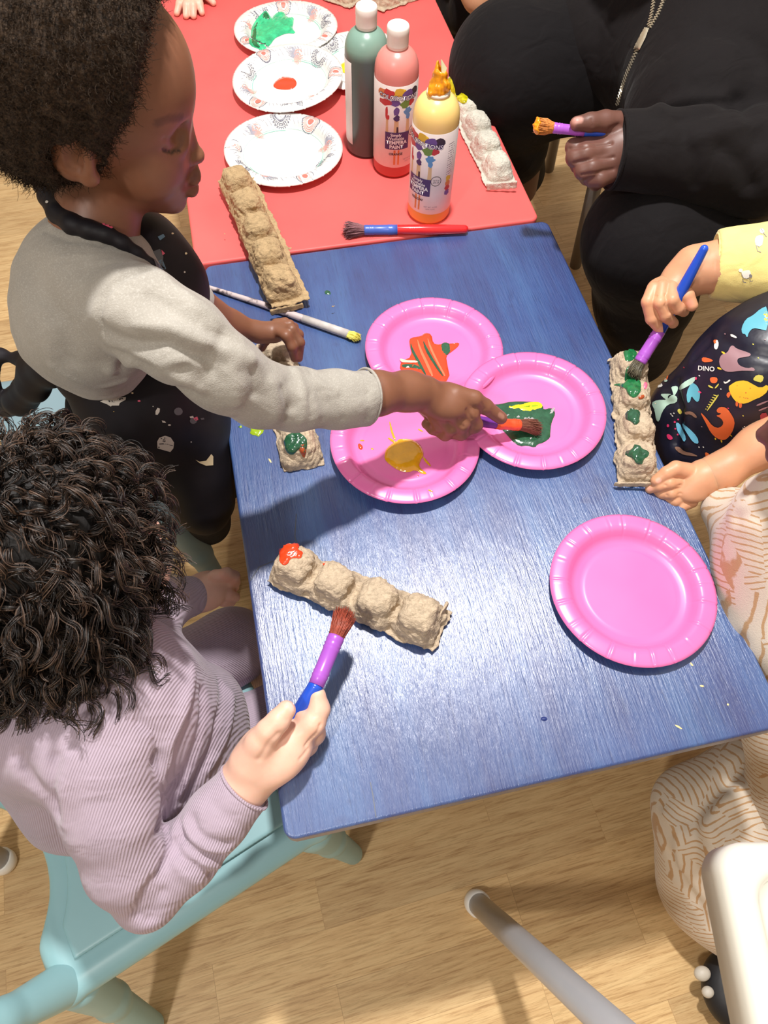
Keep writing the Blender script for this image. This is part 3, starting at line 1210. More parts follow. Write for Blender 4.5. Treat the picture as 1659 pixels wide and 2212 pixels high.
def bottle(x, y, phi, label, cmat_body, body_rgb, paint_m, word, cap=True, label_center=0):
    """phi: world angle the label faces"""
    t = thing('paint_bottle', label, 'bottle', (x, y, T + .0015), 'tempera paint bottles on the red table')
    ORG[t] = np.array([x, y, T + .0015])
    R = .0308
    c = (x, y, T + .0015)
    prof = [(0, .001), (R * .8, 0), (R * .93, .0012), (R, .006), (R, .149), (R * .99, .155), (R * .955, .1610), (R * .88, .167),
            (R * .76, .1725), (R * .6, .1768), (R * .46, .179), (.0125, .180), (.0118, .183), (.0118, .188), (0, .188)]
    MB().lathe(prof, 96, c).out('bottle_body', cmat_body, t)
    lm = flatc('label_paper', (232, 222, 218), .4)
    a0 = phi - 2.0
    lab = MB().lathe([(R + .0001, .0195), (R + .0004, .0200), (R + .0004, .1425), (R + .0001, .1430)], 90, c, 0, a0, a0 + 4.3).out('label', lm, t)
    # printing, in flat label coordinates (s along, z up) wrapped round
    mats = [flatc('label_purple', (74, 56, 104)), M['white_print'], flatc('label_red', (198, 60, 62)), flatc('label_blue', (96, 152, 204)),
            flatc('label_yellow', (226, 186, 60)), flatc('label_green', (112, 148, 70)), flatc('label_orange', (222, 130, 76)), flatc('label_tan', (214, 184, 140)),
            flatc('label_dark', (60, 48, 60)), flatc('label_violet', (108, 84, 150)), flatc('label_grey', (150, 138, 150))]
    mb = MB()

    def put(V2, F2, mi, lift):
        V_ = []
        for s, z in V2:
            a = phi + s * 1.17 / R
            V_.append((x + (R + lift) * math.cos(a), y + (R + lift) * math.sin(a), c[2] + .0835 + z * 1.24))
        mb.add(V_, F2, mi)

    def poly(P, mi, lift, step=.0025):
        V2, F2, _ = tri_fill(P, step)
        put(V2, F2, mi, lift)

    def txt(b, size, s, z, mi, lift, bold=0, rot=0):
        V2, F2 = text_mesh(b, size, bold)
        cs, sn_ = math.cos(rot), math.sin(rot)
        put([(s + p[0] * cs - p[1] * sn_, z + p[0] * sn_ + p[1] * cs) for p in V2], F2, mi, lift)
    bl = lambda s, z, rx, ry, mi, sd, l=.0006, rot=0: poly(blobpoly(s, z, rx, ry, 12, .22, sd, rot), mi, l)
    # colour splashes behind the name
    for s, z, rx, ry, mi, sd, l in ((-.021, .0385, .006, .005, 6, 1, .0006), (-.012, .0395, .006, .0055, 2, 2, .0007), (.001, .041, .0085, .005, 4, 3, .0006), (.012, .0385, .007, .006, 9, 4, .0007),
                                    (.021, .037, .0065, .006, 8, 5, .0006), (-.017, .029, .008, .004, 2, 6, .0006), (-.004, .029, .007, .004, 9, 7, .0006), (.008, .0275, .006, .005, 5, 8, .0007), (.016, .028, .006, .004, 2, 9, .0006)):
        bl(s, z, rx, ry, mi, sd, l)
    txt('COLORATIONS', .0072, 0, .0345, 0, .0008, .0006, -.06)
    txt('COLORATIONS', .0072, 0, .0345, 1, .00095, .00006, -.06)
    # three painted brushes
    for s, w, z0, z1, mi in ((-.0135, .0035, -.006, .012, 7), (-.002, .0062, -.006, .011, 7), (.0125, .0048, -.006, .012, 7)):
        poly([(s - w / 2, z0), (s + w / 2, z0), (s + w * .4, z1), (s - w * .4, z1)], mi, .0005)
    poly([(-.0018, -.006), (.0008, -.006), (.0004, .001), (-.0016, .001)], 8, .0007)
    for s, z, rx, ry, mi, sd in ((-.0145, .017, .0018, .007, 2, 11), (-.0125, .012, .0018, .003, 2, 12), (-.0025, .0195, .004, .0048, 9, 13), (-.0018, .0115, .0038, .0036, 0, 14), (.012, .019, .0052, .0042, 3, 15), (.0125, .0125, .003, .004, 3, 16)):
        bl(s, z, rx, ry, mi, sd)
    poly([(-.0155, -.0275), (.0145, -.0275), (.0145, -.006), (-.0155, -.006)], 0, .0008)
    txt('Simply', .0052, -.002, -.0092, 1, .001, .0001)
    txt('Washable', .0052, -.002, -.0137, 1, .001, .0001)
    txt('TEMPERA', .0062, -.001, -.0187, 1, .001, .00022)
    txt('PAINT', .0062, -.001, -.0242, 1, .001, .00022)
    for s, w in ((-.003, .0025), (.002, .0022)):
        poly([(s - w / 2, -.0475), (s + w / 2, -.0475), (s + w / 2, -.0285), (s - w / 2, -.0285)], 6, .0005)
    txt(word, .0042, -.0015, -.0335, 8, .001, .0001)
    ring = [((.0205 + .0062 * math.cos(a)), (-.0075 + .0062 * math.sin(a))) for a in np.linspace(0, 6.283, 33)]
    ri = [((.0205 + .0056 * math.cos(a)), (-.0075 + .0056 * math.sin(a))) for a in np.linspace(0, 6.283, 33)]
    put(ring + ri, [(i, i + 1, 34 + i, 33 + i) for i in range(32)], 8, .0009)
    txt('16 fl oz', .0026, .0205, -.0066, 8, .0009)
    txt('473 ml', .0026, .0205, -.0094, 8, .0009)
    txt('NET WT 16 OZ', .0024, .0165, -.0415, 10, .0007)
    txt('NON-TOXIC', .0020, .0165, -.0445, 10, .0007)
    for i in range(14):
        poly([(.033, .034 - i * .0028), (.041 + .001 * (i % 3), .034 - i * .0028), (.041 + .001 * (i % 3), .0348 - i * .0028), (.033, .0348 - i * .0028)], 10, .0005, .004)
    for i, (mi, z) in enumerate(((4, -.008), (6, -.014), (2, -.020), (9, -.026))):
        bl(.037, z, .004, .004, mi, 40 + i, .0005)
    o = mb.out('label_print', mats, lab)
    ORG[o] = ORG[lab]
    if cap:
        cm = flatc('cap_white', (236, 228, 220), .35)
        cpr = [(0, .168), (.0122, .168), (.0138, .1825), (.0146, .183), (.0148, .185), (.0146, .196), (.0150, .197), (.0150, .2055), (.0142, .2075), (.0128, .2085), (.0115, .2080), (.003, .2078), (0, .2078)]
        cp_ = MB().lathe([(.0118, .1805), (.0135, .1805)] + cpr[2:], 64, c).out('cap', cm, t)
        MB().lathe([(.0135, .1805), (.0140, .1812), (.0140, .184)], 48, c).out('neck_ring', cm, cp_)
    return t


def bmat(name, rgb, rough=.32):
    N = NT(name)
    v = N.coord()
    N.set('Base Color', N.ramp(N.noise(v, 8, 2), [(.3, srgb(*[x * .97 for x in rgb])), (.7, srgb(*rgb))])).set('Roughness', rough)
    N.set('Subsurface Weight', .25).set('Subsurface Radius', (1, 1, 1)).set('Subsurface Scale', .006).set('Specular IOR Level', .5)
    return N.m


def bmat2(name, lo, hi, z):     # translucent bottle: the paint level shows as a darker lower part
    N = NT(name)
    v = N.coord()
    sx = N.nd('ShaderNodeSeparateXYZ', i_0=v)
    N.set('Base Color', N.ramp(N.math('MULTIPLY', sx.outputs[2], 5), [(z * 5 - .03, srgb(*lo)), (z * 5 + .03, srgb(*hi))])).set('Roughness', .32)
    N.set('Subsurface Weight', .2).set('Subsurface Radius', (1, 1, 1)).set('Subsurface Scale', .005)
    return N.m


ph = lambda x, y: math.atan2(CP[1] - y, CP[0] - x)
bottle(.2768, .9761, ph(.2768, .9761) + .1 + math.pi, 'squeeze bottle of green paint with a white cap, farthest from the camera', bmat2('green_bottle', (82, 96, 92), (126, 158, 144), .152), None, None, 'GREEN')
bottle(.3085, .9220, ph(.3085, .922) + .15, 'squeeze bottle of orange-red paint with a white cap, in the middle', bmat2('red_bottle', (198, 84, 76), (222, 136, 128), .06), None, None, 'ORANGE')
yb = bottle(.3364, .8092, ph(.3364, .8092) - .55, 'squeeze bottle of yellow paint without a cap, nozzle crusted with paint', bmat2('yellow_bottle', (232, 168, 76), (240, 206, 128), .05), None, None, 'YELLOW', cap=False)
yc = np.array([.3364, .8092, T + .0215])
MB().lathe([(.0123, .160), (.0150, .1600), (.0155, .1615), (.0150, .1635), (.0125, .1640), (.0128, .1665), (.0112, .168)], 64, yc).out('neck', flatc('clear_neck', (222, 206, 190), .3), yb)
s = SDF(.004)
s.cone((yc + [0, 0, .165], .0105), (yc + [.0005, 0, .184], .0092)).cone((yc + [0, 0, .167], .0135), (yc + [0, 0, .1675], .0133))
s.cone((yc + [-.008, -.006, .166], .004), (yc + [-.012, -.006, .163], .004)).cone((yc + [.010, -.006, .170], .004), (yc + [.006, -.010, .176], .003))
s.cone((yc + [-.002, 0, .184], .005), (yc + [-.002, .001, .197], .0028)).cone((yc + [-.004, -.002, .190], .003), (yc + [-.001, 0, .2], .002))
s.cone((yc + [.002, -.001, .183], .0055), (yc + [.002, -.001, .20], .0055), .002, True)
s.out('crusted_nozzle', M['orange_paint'], yb, .0009, lambda P: .0009 * sn(P, 700, 3))
MB().add([yc + np.array(v) for v in ((.001, -.007, .180), (.0045, -.0055, .180), (.0075, -.003, .192), (.001, .001, .201), (.001, -.0055, .1805), (.0045, -.004, .1805), (.0065, -.002, .192), (0, .002, .2005))],
         [(0, 1, 2, 3), (7, 6, 5, 4), (0, 4, 5, 1), (1, 5, 6, 2), (2, 6, 7, 3), (3, 7, 4, 0)]).out('spout_tip', flatc('spout_cream', (206, 204, 160), .3), yb, smooth=False)

# ================================================================== EGG CARTON STRIPS


def pulp(name, rgb, dark=.72):
    N = NT(name)
    v = N.coord()
    c = srgb(*rgb)
    base = N.ramp(N.noise(v, 160, 5, .65), [(.3, tuple(x * dark for x in c)), (.5, c), (.72, tuple(min(1, x * 1.12) for x in c))])
    base = N.mix(N.ramp(N.noise(v, 800, 2), [(.60, (0, 0, 0)), (.72, (.35,) * 3)]), base, tuple(x * .6 for x in c))
    N.set('Base Color', base).set('Roughness', .92).set('Specular IOR Level', .15)
    st = N.nd('ShaderNodeMapping', i_Vector=v, i_Scale=(1, 2.2, 1.4), i_Rotation=(.4, .2, .8))
    h = N.math('ADD', N.noise(v, 320, 6, .7, .8), N.math('MULTIPLY', N.noise(st.outputs[0], 130, 3, .6, 1.6), 1.2))
    N.bump(h, .8, .0022)
    return N.m


def carton(label, A, B, ncup, mat, seed, hgt=.034, wid=.021, flange=(.026, .026), tab=(0, 0), zlift=0, roll=0, pitch=0, crump=.0016, off=.0):
    """upturned row of egg cups from A to B (table points)"""
    A, B = np.array(A, float), np.array(B, float)
    L = np.linalg.norm((B - A)[:2])
    p = L / ncup
    res = .0011
    dm = SDF(.007)
    for i in range(ncup):
        x = p * (i + .5)
        rr = random.Random(seed * 10 + i)
        dy = rr.uniform(-.0015, .0015)
        w = wid * rr.uniform(.95, 1.05)
        hh = hgt * rr.uniform(.93, 1.05)
        dm.box((x, dy, hh * .20), (p * .475, w * 1.0, hh * .30), None, .011, .003)
        dm.box((x + rr.uniform(-.001, .001), dy, hh * .5), (p * .39, w * .80, hh * .5), np.array(Matrix.Rotation(rr.uniform(-.12, .12), 3, 'Z')), .0125, .008)
    dm.box((L / 2, 0, .005), (L / 2 - .004, wid * .66, .009), None, .006, .007)
    dm.box((L / 2, 0, -.03), (L / 2 + .03, .06, .028), None, .001, .0001)      # guarantees the grid reaches below
    fo, lo, ax = dm.grid(res)
    X, Y, Z = ax[0][:, None, None], ax[1][None, :, None], ax[2][None, None, :]
    P = np.stack(np.broadcast_arrays(X, Y, Z), -1)
    near = (np.abs(fo) < .006)
    d = np.zeros_like(fo)
    Pn = P[near]
    rid = -np.abs(sn(Pn, 420, seed)) * 1.1 + -np.abs(sn(Pn, 800, seed + 1)) * .6 + .8 * sn(Pn, 190, seed + 2) + -np.abs(sn(Pn, 240, seed + 3)) * .8 + .8
    d[near] = crump * rid
    f = fo + d
    # remove guard box influence: keep only z > 0
    f = np.maximum(f, -(fo + .0036))
    e = .0026 * sn(np.stack(np.broadcast_arrays(X, Y, Z * 0), -1), 260, seed + 5) + .0012 * sn(np.stack(np.broadcast_arrays(X, Y, Z * 0), -1), 700, seed + 6)
    y0, y1 = -flange[0], flange[1]
    x0, x1 = -tab[0], L + tab[1]
    wav = .0012 * (1 + sn(np.stack(np.broadcast_arrays(X, Y * 0, Z * 0), -1), 110, seed + 8)) + .0006
    fb = np.maximum(np.maximum(np.maximum(x0 - X, X - x1), np.maximum(y0 - Y, Y - y1)) + e, np.abs(Z - wav - .001) - .0011)
    fb = np.maximum(fb, -(fo + .002))
    hh = np.clip(.5 + .5 * (f - fb) / .003, 0, 1)
    f = fb * hh + f * (1 - hh) - .003 * hh * (1 - hh)
    f = np.maximum(f, -(Z - .0002))
    f = f.astype(np.float32)
    for i in range(3):
        sl = [slice(None)] * 3
        for q in (0, -1):
            sl[i] = q
            f[tuple(sl)] = np.maximum(f[tuple(sl)], .001)
    V, F = nets(f, lo, res)
    yaw = math.atan2(B[1] - A[1], B[0] - A[0])
    Rm = np.array((Matrix.Rotation(yaw, 3, 'Z') @ Matrix.Rotation(-pitch, 3, 'Y') @ Matrix.Rotation(roll, 3, 'X')))
    V = V @ Rm.T
    V[:, 0] += A[0]
    V[:, 1] += A[1]
    zb = (A[2] + B[2]) / 2
    V[:, 2] += zb + zlift - V[:, 2].min()
    return mk('egg_carton_strip', V, F, mat, None, label=label, cat='egg carton', group='egg carton strips being painted')


mp_tan = pulp('tan_pulp', (196, 168, 128))
mp_grey = pulp('beige_pulp', (206, 186, 160))
mp_white = pulp('pale_grey_pulp', (214, 210, 196), .85)
Ht = lambda x, y, h=0: H(x, y, h)
C1 = carton('tan egg carton strip of five cups lying across both tables', Ht(507, 400, .0035), Ht(622, 664, .0035), 5, mp_tan, 1, .033, .0235, (.024, .031), (.004, .006), zlift=.008, roll=.0)
C2 = carton('egg carton strip half hidden under the grey sleeve, painted dark green at its near end', Ht(592, 742), Ht(655, 1015), 4, mp_grey, 2, .033, .023, (.024, .026), (0, 0))
C3 = carton('egg carton strip of four cups with red paint on one end, beside the raised brush', Ht(598, 1222), Ht(948, 1368), 4, mp_grey, 3, .038, .0245, (.025, .026), (.0, .004), zlift=.004)
C4 = carton('egg carton strip with green paint dabs at the right table edge', Ht(1352, 782), Ht(1374, 1048), 4, mp_grey, 4, .035, .0225, (.023, .024), (0, .002), zlift=.002)
C5 = carton('pale egg carton strip behind the yellow bottle, its far end painted yellow', Ht(978, 190, .0015), Ht(1082, 400, .0015), 5, mp_white, 5, .032, .0215, (.024, .022), (.004, .004), zlift=.001, crump=.0010)
C6 = carton('egg carton piece cut by the top edge of the photo, left of the green bottle', Ht(640, -35, .0015), Ht(768, 8, .0015), 3, mp_grey, 6, .03, .022, (.025, .025), (0, .004))
C7 = carton('egg carton piece cut by the top edge of the photo, right of the green bottle', Ht(812, 16, .0015), Ht(935, -30, .0015), 3, mp_grey, 7, .03, .022, (.025, .025), (.004, 0))
# curled end tabs
def tab(o, a, b, w, up, mat):
    a, b = np.array(a), np.array(b)
    s_ = SDF(.002)
    d = (b - a) / np.linalg.norm(b - a)
    sd = np.cross(d, [0, 0, 1.])
    mid = (a + b) / 2
    R_ = np.stack([d, sd, np.cross(d, sd)], 1)
    s_.box(mid + [0, 0, up / 2], (np.linalg.norm(b - a) / 2, .0013, up / 2 + .001), R_, .001)
    return s_.out('torn_edge', mat, o, .0008, lambda P: .0009 * sn(P, 500, 3))


tab(C5, H(1050, 410, .004), H(1116, 405, .010), .01, .010, mp_white)
tab(C1, H(584, 679, .009), H(655, 664, .012), .01, .007, mp_tan)
tab(C3, H(930, 1368, .008), H(966, 1308, .014), .01, .012, mp_grey)
tab(C4, H(1325, 1049, .004), H(1415, 1049, .007), .01, .006, mp_grey)

kk = lambda *p: c8(p, 1200, 500, 3.16)
for nm, o, items in (
    ('paint', C3, [(c8([(430, 210), (445, 180), (500, 168), (560, 160), (575, 185), (560, 205), (600, 225), (590, 245), (580, 270), (545, 262), (510, 270), (500, 300), (470, 315), (440, 285), (445, 250)], 460, 1120, 3.072), 0),
                    (c8([(730, 300), (742, 286), (750, 290), (738, 312), (728, 312)], 460, 1120, 3.072), 0)]),
    ('paint', C4, [(kk((456, 800), (500, 775), (520, 795), (560, 830), (550, 860), (520, 885), (480, 890), (470, 850)), 0),
                   (kk((480, 940), (500, 915), (540, 908), (570, 930), (572, 1010), (585, 1040), (580, 1100), (540, 1140), (500, 1120), (480, 1070), (430, 1055), (388, 1050), (430, 1035), (478, 1040), (470, 1000)), 0),
                   (kk((480, 1235), (515, 1208), (560, 1215), (580, 1240), (570, 1280), (575, 1300), (545, 1325), (520, 1300), (478, 1280)), 1),
                   (kk((478, 1500), (520, 1490), (540, 1455), (575, 1460), (590, 1485), (635, 1500), (635, 1535), (605, 1550), (590, 1590), (555, 1590), (530, 1545), (480, 1532)), 1),
                   (kk((600, 1035), (620, 1028), (628, 1050), (615, 1080), (600, 1070)), 2), (kk((560, 1130), (600, 1110), (610, 1130), (580, 1150)), 3)]),
    ('paint', C2, [([(612, 945), (640, 930), (662, 945), (664, 965), (655, 990), (650, 965), (630, 985), (618, 975)], 1), ([(642, 960), (662, 950), (660, 990), (652, 985)], 3)]),
    ('paint', C5, [([(958, 182), (966, 168), (984, 164), (1002, 172), (1012, 192), (1010, 220), (1000, 226), (988, 216), (966, 208)], 4)]),
):
    for p, m in items:
        decals(nm, o, [(smoothp(p, 1), m)], [M['red_paint'] if o is C3 else M['green_paint'], M['dgreen_paint'], flatc('pink_paint', (236, 110, 140), .3), flatc('brown_orange_paint', (170, 78, 40), .25), M['olive_paint']],
               o, 3.0, lift=.0006, thick=.0014, edge=6, noise=.0004)
# wet yellow green smear left on the table by the carton
smear = MB()
for i, (x, y, r) in enumerate(((555, 930, 15), (520, 922, 3))):
    V, F = decal(TOPS, blobpoly(x, y, r, r * .85, 14, .15, i + 9), 2.5, .0003, .0016, 7, .0006)
    MB().add(V, F).out('paint_smear', flatc('lime_smear', (150, 178, 34), .2), blue_t)

# ================================================================== BRUSHES


def brush(label, nodes, mats, tipw, tiplen, hair_m, seed=0, tipdir=None, n_hair=260, flat=1.0, rings=True, paint_m=None, splay=1.5):
    """nodes: [(point, radius)] ferrule mouth -> ferrule end -> handle ... ; mats (ferrule, handle)"""
    P = [np.array(p, float) for p, r in nodes]
    R = [r for p, r in nodes]
    t = thing('paint_brush', label, 'paintbrush', (P[0] + P[-1]) / 2)
    d = P[0] - P[1]
    d /= np.linalg.norm(d)
    # ferrule with two pressed rings
    fp, fr = [], []
    L = np.linalg.norm(P[1] - P[0])
    for s_, k in ((0, .98), (.04, 1.05), (.12, 1.05), (.16, 1.0), (.19, 1.1), (.22, 1.0), (.26, 1.08), (.30, 1.0), (.72, 1.0), (.75, 1.09), (.79, 1.0), (.82, 1.07), (.86, 1.0), (1, 1.0)) if rings else ((0, 1), (.3, 1), (.33, 1.05), (.36, 1), (1, 1)):
        fp.append(P[0] + (P[1] - P[0]) * s_)
        fr.append((R[0] + (R[1] - R[0]) * s_) * k)
    MB().tube(fp, fr, 28).out('ferrule', mats[0], t)
    # handle, rounded end
    hp, hr = [P[1] + d * .001], [R[1] * .93]
    for p, r in zip(P[1:], R[1:]):
        hp.append(p)
        hr.append(r * (.96 if len(hp) == 2 else 1))
    e = P[-1] - P[-2]
    e /= np.linalg.norm(e)
    for k in (.4, .75, .93, 1):
        hp.append(P[-1] + e * R[-1] * k)
        hr.append(R[-1] * math.sqrt(max(0, 1 - k * k)) + 1e-5)
    MB().tube(hp, hr, 24).out('handle', mats[1], t)
    td = d if tipdir is None else np.array(tipdir) / np.linalg.norm(tipdir)
    r_ = np.random.default_rng(seed)
    u = np.cross(d, [0, 0, 1.])
    u /= np.linalg.norm(u)
    w = np.cross(d, u)
    mb = MB()
    for i in range(n_hair):
        a, q = r_.uniform(0, 6.283), math.sqrt(r_.uniform(0, 1))
        ca, sa = q * math.cos(a), q * math.sin(a) * flat
        b0 = P[0] + R[0] * .9 * (ca * u + sa * w)
        l = tiplen * r_.uniform(.82, 1.08) * (1 - .2 * q)
        b1 = P[0] + d * l * .45 + (R[0] * .9 + (tipw - R[0] * .9) * .55) * (ca * u + sa * w) + r_.normal(size=3) * .0004
        b2 = P[0] + d * l * .4 + td * l * .6 + tipw * splay * .7 * (ca * u + sa * w) + r_.normal(size=3) * .001
        mb.tube([b0 - d * .002, b0 + (b1 - b0) * .4, b1, b2], [.0007, .0007, .00065, .0002], 4, cap=False)
    o = mb.out('bristles', hair_m, t)
    if paint_m:
        s_ = SDF(.003)
        c = P[0] + d * tiplen * .4 + td * tiplen * .42
        s_.ell(c, (tiplen * .2, tipw * .9, tipw * .8), frame(P[0], c + td * .01))
        s_.out('paint', paint_m, t, .0008, lambda Q_: .0014 * sn(Q_, 900, seed))
    return t


hair_brown = simple('brown_bristle', srgb(120, 70, 54), .6, .3, 900)
hair_red = simple('red_stained_bristle', srgb(150, 66, 46), .5, .35, 300)
hair_tan = simple('orange_stained_bristle', srgb(196, 122, 54), .55, .4, 400)
hair_plum = simple('mauve_bristle', srgb(140, 92, 98), .6, .25, 900)
ferr_p = simple('purple_ferrule', srgb(168, 88, 196), .3, .03, 20)
ferr_b = simple('blue_ferrule', srgb(72, 100, 184), .35, .05, 60)
ferr_o = simple('orange_coated_ferrule', srgb(232, 84, 44), .3, .15, 150, coat=.3)
han_b = simple('blue_handle', srgb(34, 84, 206), .25, .03, 20, coat=.3)
han_r = simple('red_handle', srgb(214, 36, 40), .18, .03, 20, coat=.6)
han_v = simple('violet_handle', srgb(112, 52, 150), .3, .05, 20)
zr = lambda px, py, z, r: (H(px, py, z), r)
brush('red handled brush with blue ferrule and bare bristles on the red table', [zr(786, 497, .0085, .0068), zr(858, 496, .0085, .0070), zr(925, 496, .0085, .0074), zr(1003, 495, .0072, .0060)],
      (ferr_b, han_r), .0125, .031, hair_plum, 1, n_hair=420)
# the long flat brush below the egg carton strip
fm_w = simple('white_ferrule', srgb(206, 200, 196), .3, .12, 120)
N = NT('worn_black_white_handle')
v = N.coord()
N.set('Base Color', N.ramp(N.noise(v, 55, 4), [(.44, srgb(60, 46, 50)), (.54, srgb(206, 190, 190))])).set('Roughness', .35)
brush('long thin brush with a yellow-stained flat tip, lying under the tan egg carton strip', [zr(752, 722, .0050, .0058), zr(655, 688, .0055, .0052), zr(560, 655, .0045, .0040), zr(437, 616, .0032, .0026)],
      (fm_w, N.m), .0068, .018, simple('pale_yellow_bristle', srgb(226, 214, 96), .5, .2, 500), 2, rings=False, flat=.5, n_hair=380, splay=1.15)
brush('blue and purple brush held up by the child in lavender, bristles full of red paint', [zr(727, 1374, .070, .0078), zr(683, 1480, .064, .0074), (Q(640, 1550, .700), .0078), (Q(600, 1604, .712), .006)],
      (ferr_p, han_b), .0115, .034, hair_red, 3, n_hair=480, splay=1.35, tipdir=H(752, 1305, .052) - H(727, 1374, .070))
brush('purple brush with an orange coated ferrule dipped in the green paint', [zr(1122, 918, .020, .0068), zr(1070, 915, .030, .0066), zr(1035, 910, .036, .0064), zr(940, 893, .055, .0052)],
      (ferr_o, han_v), .0085, .030, hair_brown, 4, n_hair=380, tipdir=H(1185, 932, .010) - H(1122, 918, .020))
ab = [(Q(1194, 276, .950), .0062), (Q(1262, 284, .950), .0060), (Q(1305, 284, .951), .0058), (Q(1350, 286, .955), .0045)]
brush('blue and purple brush with orange-stained bristles held by the person in black', ab, (ferr_p, han_b), .0115, .024, hair_tan, 5, n_hair=420, paint_m=M['orange_paint'], splay=1.2)
brush('blue and purple brush held by the child in yellow over the green-dabbed egg carton', [(Q(1382, 782, .925), .0075), (Q(1425, 715, .914), .0075), (Q(1466, 640, .886), .0072), (Q(1521, 538, .840), .0048)],
      (ferr_p, han_b), .0085, .026, simple('green_stained_bristle', srgb(90, 84, 66), .4, .3, 300), 6, n_hair=300, tipdir=H(1362, 832, .042) - Q(1382, 782, .925))

# ================================================================== CHAIRS
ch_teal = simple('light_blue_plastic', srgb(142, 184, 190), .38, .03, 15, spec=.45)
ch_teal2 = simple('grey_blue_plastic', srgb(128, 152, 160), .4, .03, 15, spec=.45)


def child_chair(label, loc, yaw, mat, w=.30, d=.285, zs=.275, group=None):
    """local: +x front, y across; origin on the floor under the seat middle"""
    t = thing('child_chair', label, 'chair', loc, group)
    Rz = np.array(Matrix.Rotation(yaw, 3, 'Z'))
    W = lambda p: Rz @ np.array(p, float) + np.array(loc, float)
    s = SDF(.012)
    # seat: rounded plate with a thick rolled rim
    s.box(W((0, 0, zs - .006)), (d / 2 - .012, w / 2 - .012, .008), Rz, .006)
    for a, b in (((d / 2, -w / 2), (d / 2, w / 2)), ((-d / 2, -w / 2), (-d / 2, w / 2)), ((-d / 2, -w / 2), (d / 2, -w / 2)), ((-d / 2, w / 2), (d / 2, w / 2))):
        a = np.array(a) * .94
        b = np.array(b) * .94
        s.cone((W((a[0], a[1], zs - .012)), .0135), (W((b[0], b[1], zs - .012)), .0135), .010)
        s.cone((W((a[0], a[1], zs - .03)), .008), (W((b[0], b[1], zs - .03)), .008), .010)
    s.ell(W((-d / 2 - .065, 0, zs)), (.10, .108, .3), Rz, .008, True)
    s.out('seat', mat, t, .0028)
    s = SDF(.012)
    s.box(W((0, 0, zs + .0055)), (d / 2 - .03, w / 2 - .03, .0025), Rz, .0024)
    s.ell(W((-d / 2 - .065, 0, zs)), (.122, .130, .3), Rz, .004, True)
    s.out('seat_panel', mat, t, .002)
    for sx, sy in ((1, -1), (1, 1), (-1, -1), (-1, 1)):
        s = SDF(.012)
        top = W((sx * d * .45, sy * w * .45, zs - .03))
        ft = W((sx * (d * .45 + (.035 if sx > 0 else .005)), sy * (w * .45 + (.03 if sx > 0 else .065)), .010))
        s.cone((top, .027), (top * .6 + ft * .4, .019)).cone((top * .6 + ft * .4, .019), (ft, .0145))
        s.out('leg', mat, t, .002, clip=((-9, -9, 0), (9, 9, 9)))
    # backrest: two posts and a rounded panel with a slot under it
    for sy in (-1, 1):
        s = SDF(.012)
        a = W((-d * .46, sy * w * .44, zs - .02))
        b = W((-d * .60, sy * w * .46, zs + .06))
        c = W((-d * .74, sy * w * .43, zs + .14))
        s.cone((a, .024), (b, .017)).cone((b, .017), (c, .016))
        s.out('back_post', mat, t, .002)
    s = SDF(.008)
    up = np.array([-.5, 0, 1.0])
    up /= np.linalg.norm(up)
    fx = np.array([1, 0, .5])
    fx /= np.linalg.norm(fx)
    RR = Rz @ np.stack([fx, [0, 1, 0], up], 1)
    s.box(W((-d * .75, 0, zs + .13)), (.010, w * .47, .060), RR, .009)
    s.out('backrest', mat, t, .002)
    return t


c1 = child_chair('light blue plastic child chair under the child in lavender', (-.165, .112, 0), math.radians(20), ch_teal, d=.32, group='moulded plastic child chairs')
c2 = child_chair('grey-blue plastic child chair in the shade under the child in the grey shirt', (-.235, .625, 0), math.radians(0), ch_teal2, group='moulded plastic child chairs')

# highchair at the right with its splayed grey tube leg


def highchair(label, leg_foot, leg_top, tray_c, legs, group, yaw=0, corner=True):
    t = thing('highchair', label, 'highchair', (tray_c[0], tray_c[1], 0), group)
    for ft, tp in legs:
        ft, tp = np.array(ft, float), np.array(tp, float)
        ex = ft + (tp - ft) * 1.0
        l_ = MB().tube([ft + (tp - ft) * .02, ft + (tp - ft) * .3, ex], [.0150, .0155, .0160], 32).out('leg', M['tube_metal'], t)
        MB().tube([ft, ft + (tp - ft) * .012, ft + (tp - ft) * .035, ft + (tp - ft) * .036], [.0160, .0178, .0178, .0155], 32).out('foot_cap', M['white_plastic'], l_, label='white plastic foot cap')
    return t


wpm = simple('highchair_white', srgb(222, 219, 206), .35, .02, 15)
hx, hy = .50, -.30                                  # centre of the tray
hc = highchair('white plastic highchair with grey tube legs at the lower right corner', None, None, (hx, hy), [
    ((.219, -.078, 0), (.278, -.262, T + .10)), ((.80, -.10, 0), (.66, -.262, T + .10)),
    ((.20, -.72, 0), (.30, -.45, T + .10)), ((.80, -.72, 0), (.66, -.45, T + .10))], 'highchairs')
zt = T + .155                                        # tray rim height
tx0, ty1 = .3200, -.0850
a = MB()
ol = np.array(rrect(tx0, ty1 - .42, tx0 + .40, ty1, .022, 10))
rings = [(0, -.040), (.0, -.008), (.003, -.002), (.008, 0), (.019, -.001), (.022, -.003), (.024, -.009), (.032, -.011), (.035, -.010), (.038, -.006), (.041, -.006), (.047, -.016), (.053, -.020)]
nrm = np.roll(ol, -1, 0) - np.roll(ol, 1, 0)
nrm = np.stack([nrm[:, 1], -nrm[:, 0]], 1)
nrm /= np.linalg.norm(nrm, axis=1)[:, None]
Vt, Ft = [], []
ctr = np.array([tx0 + .2, ty1 - .21])
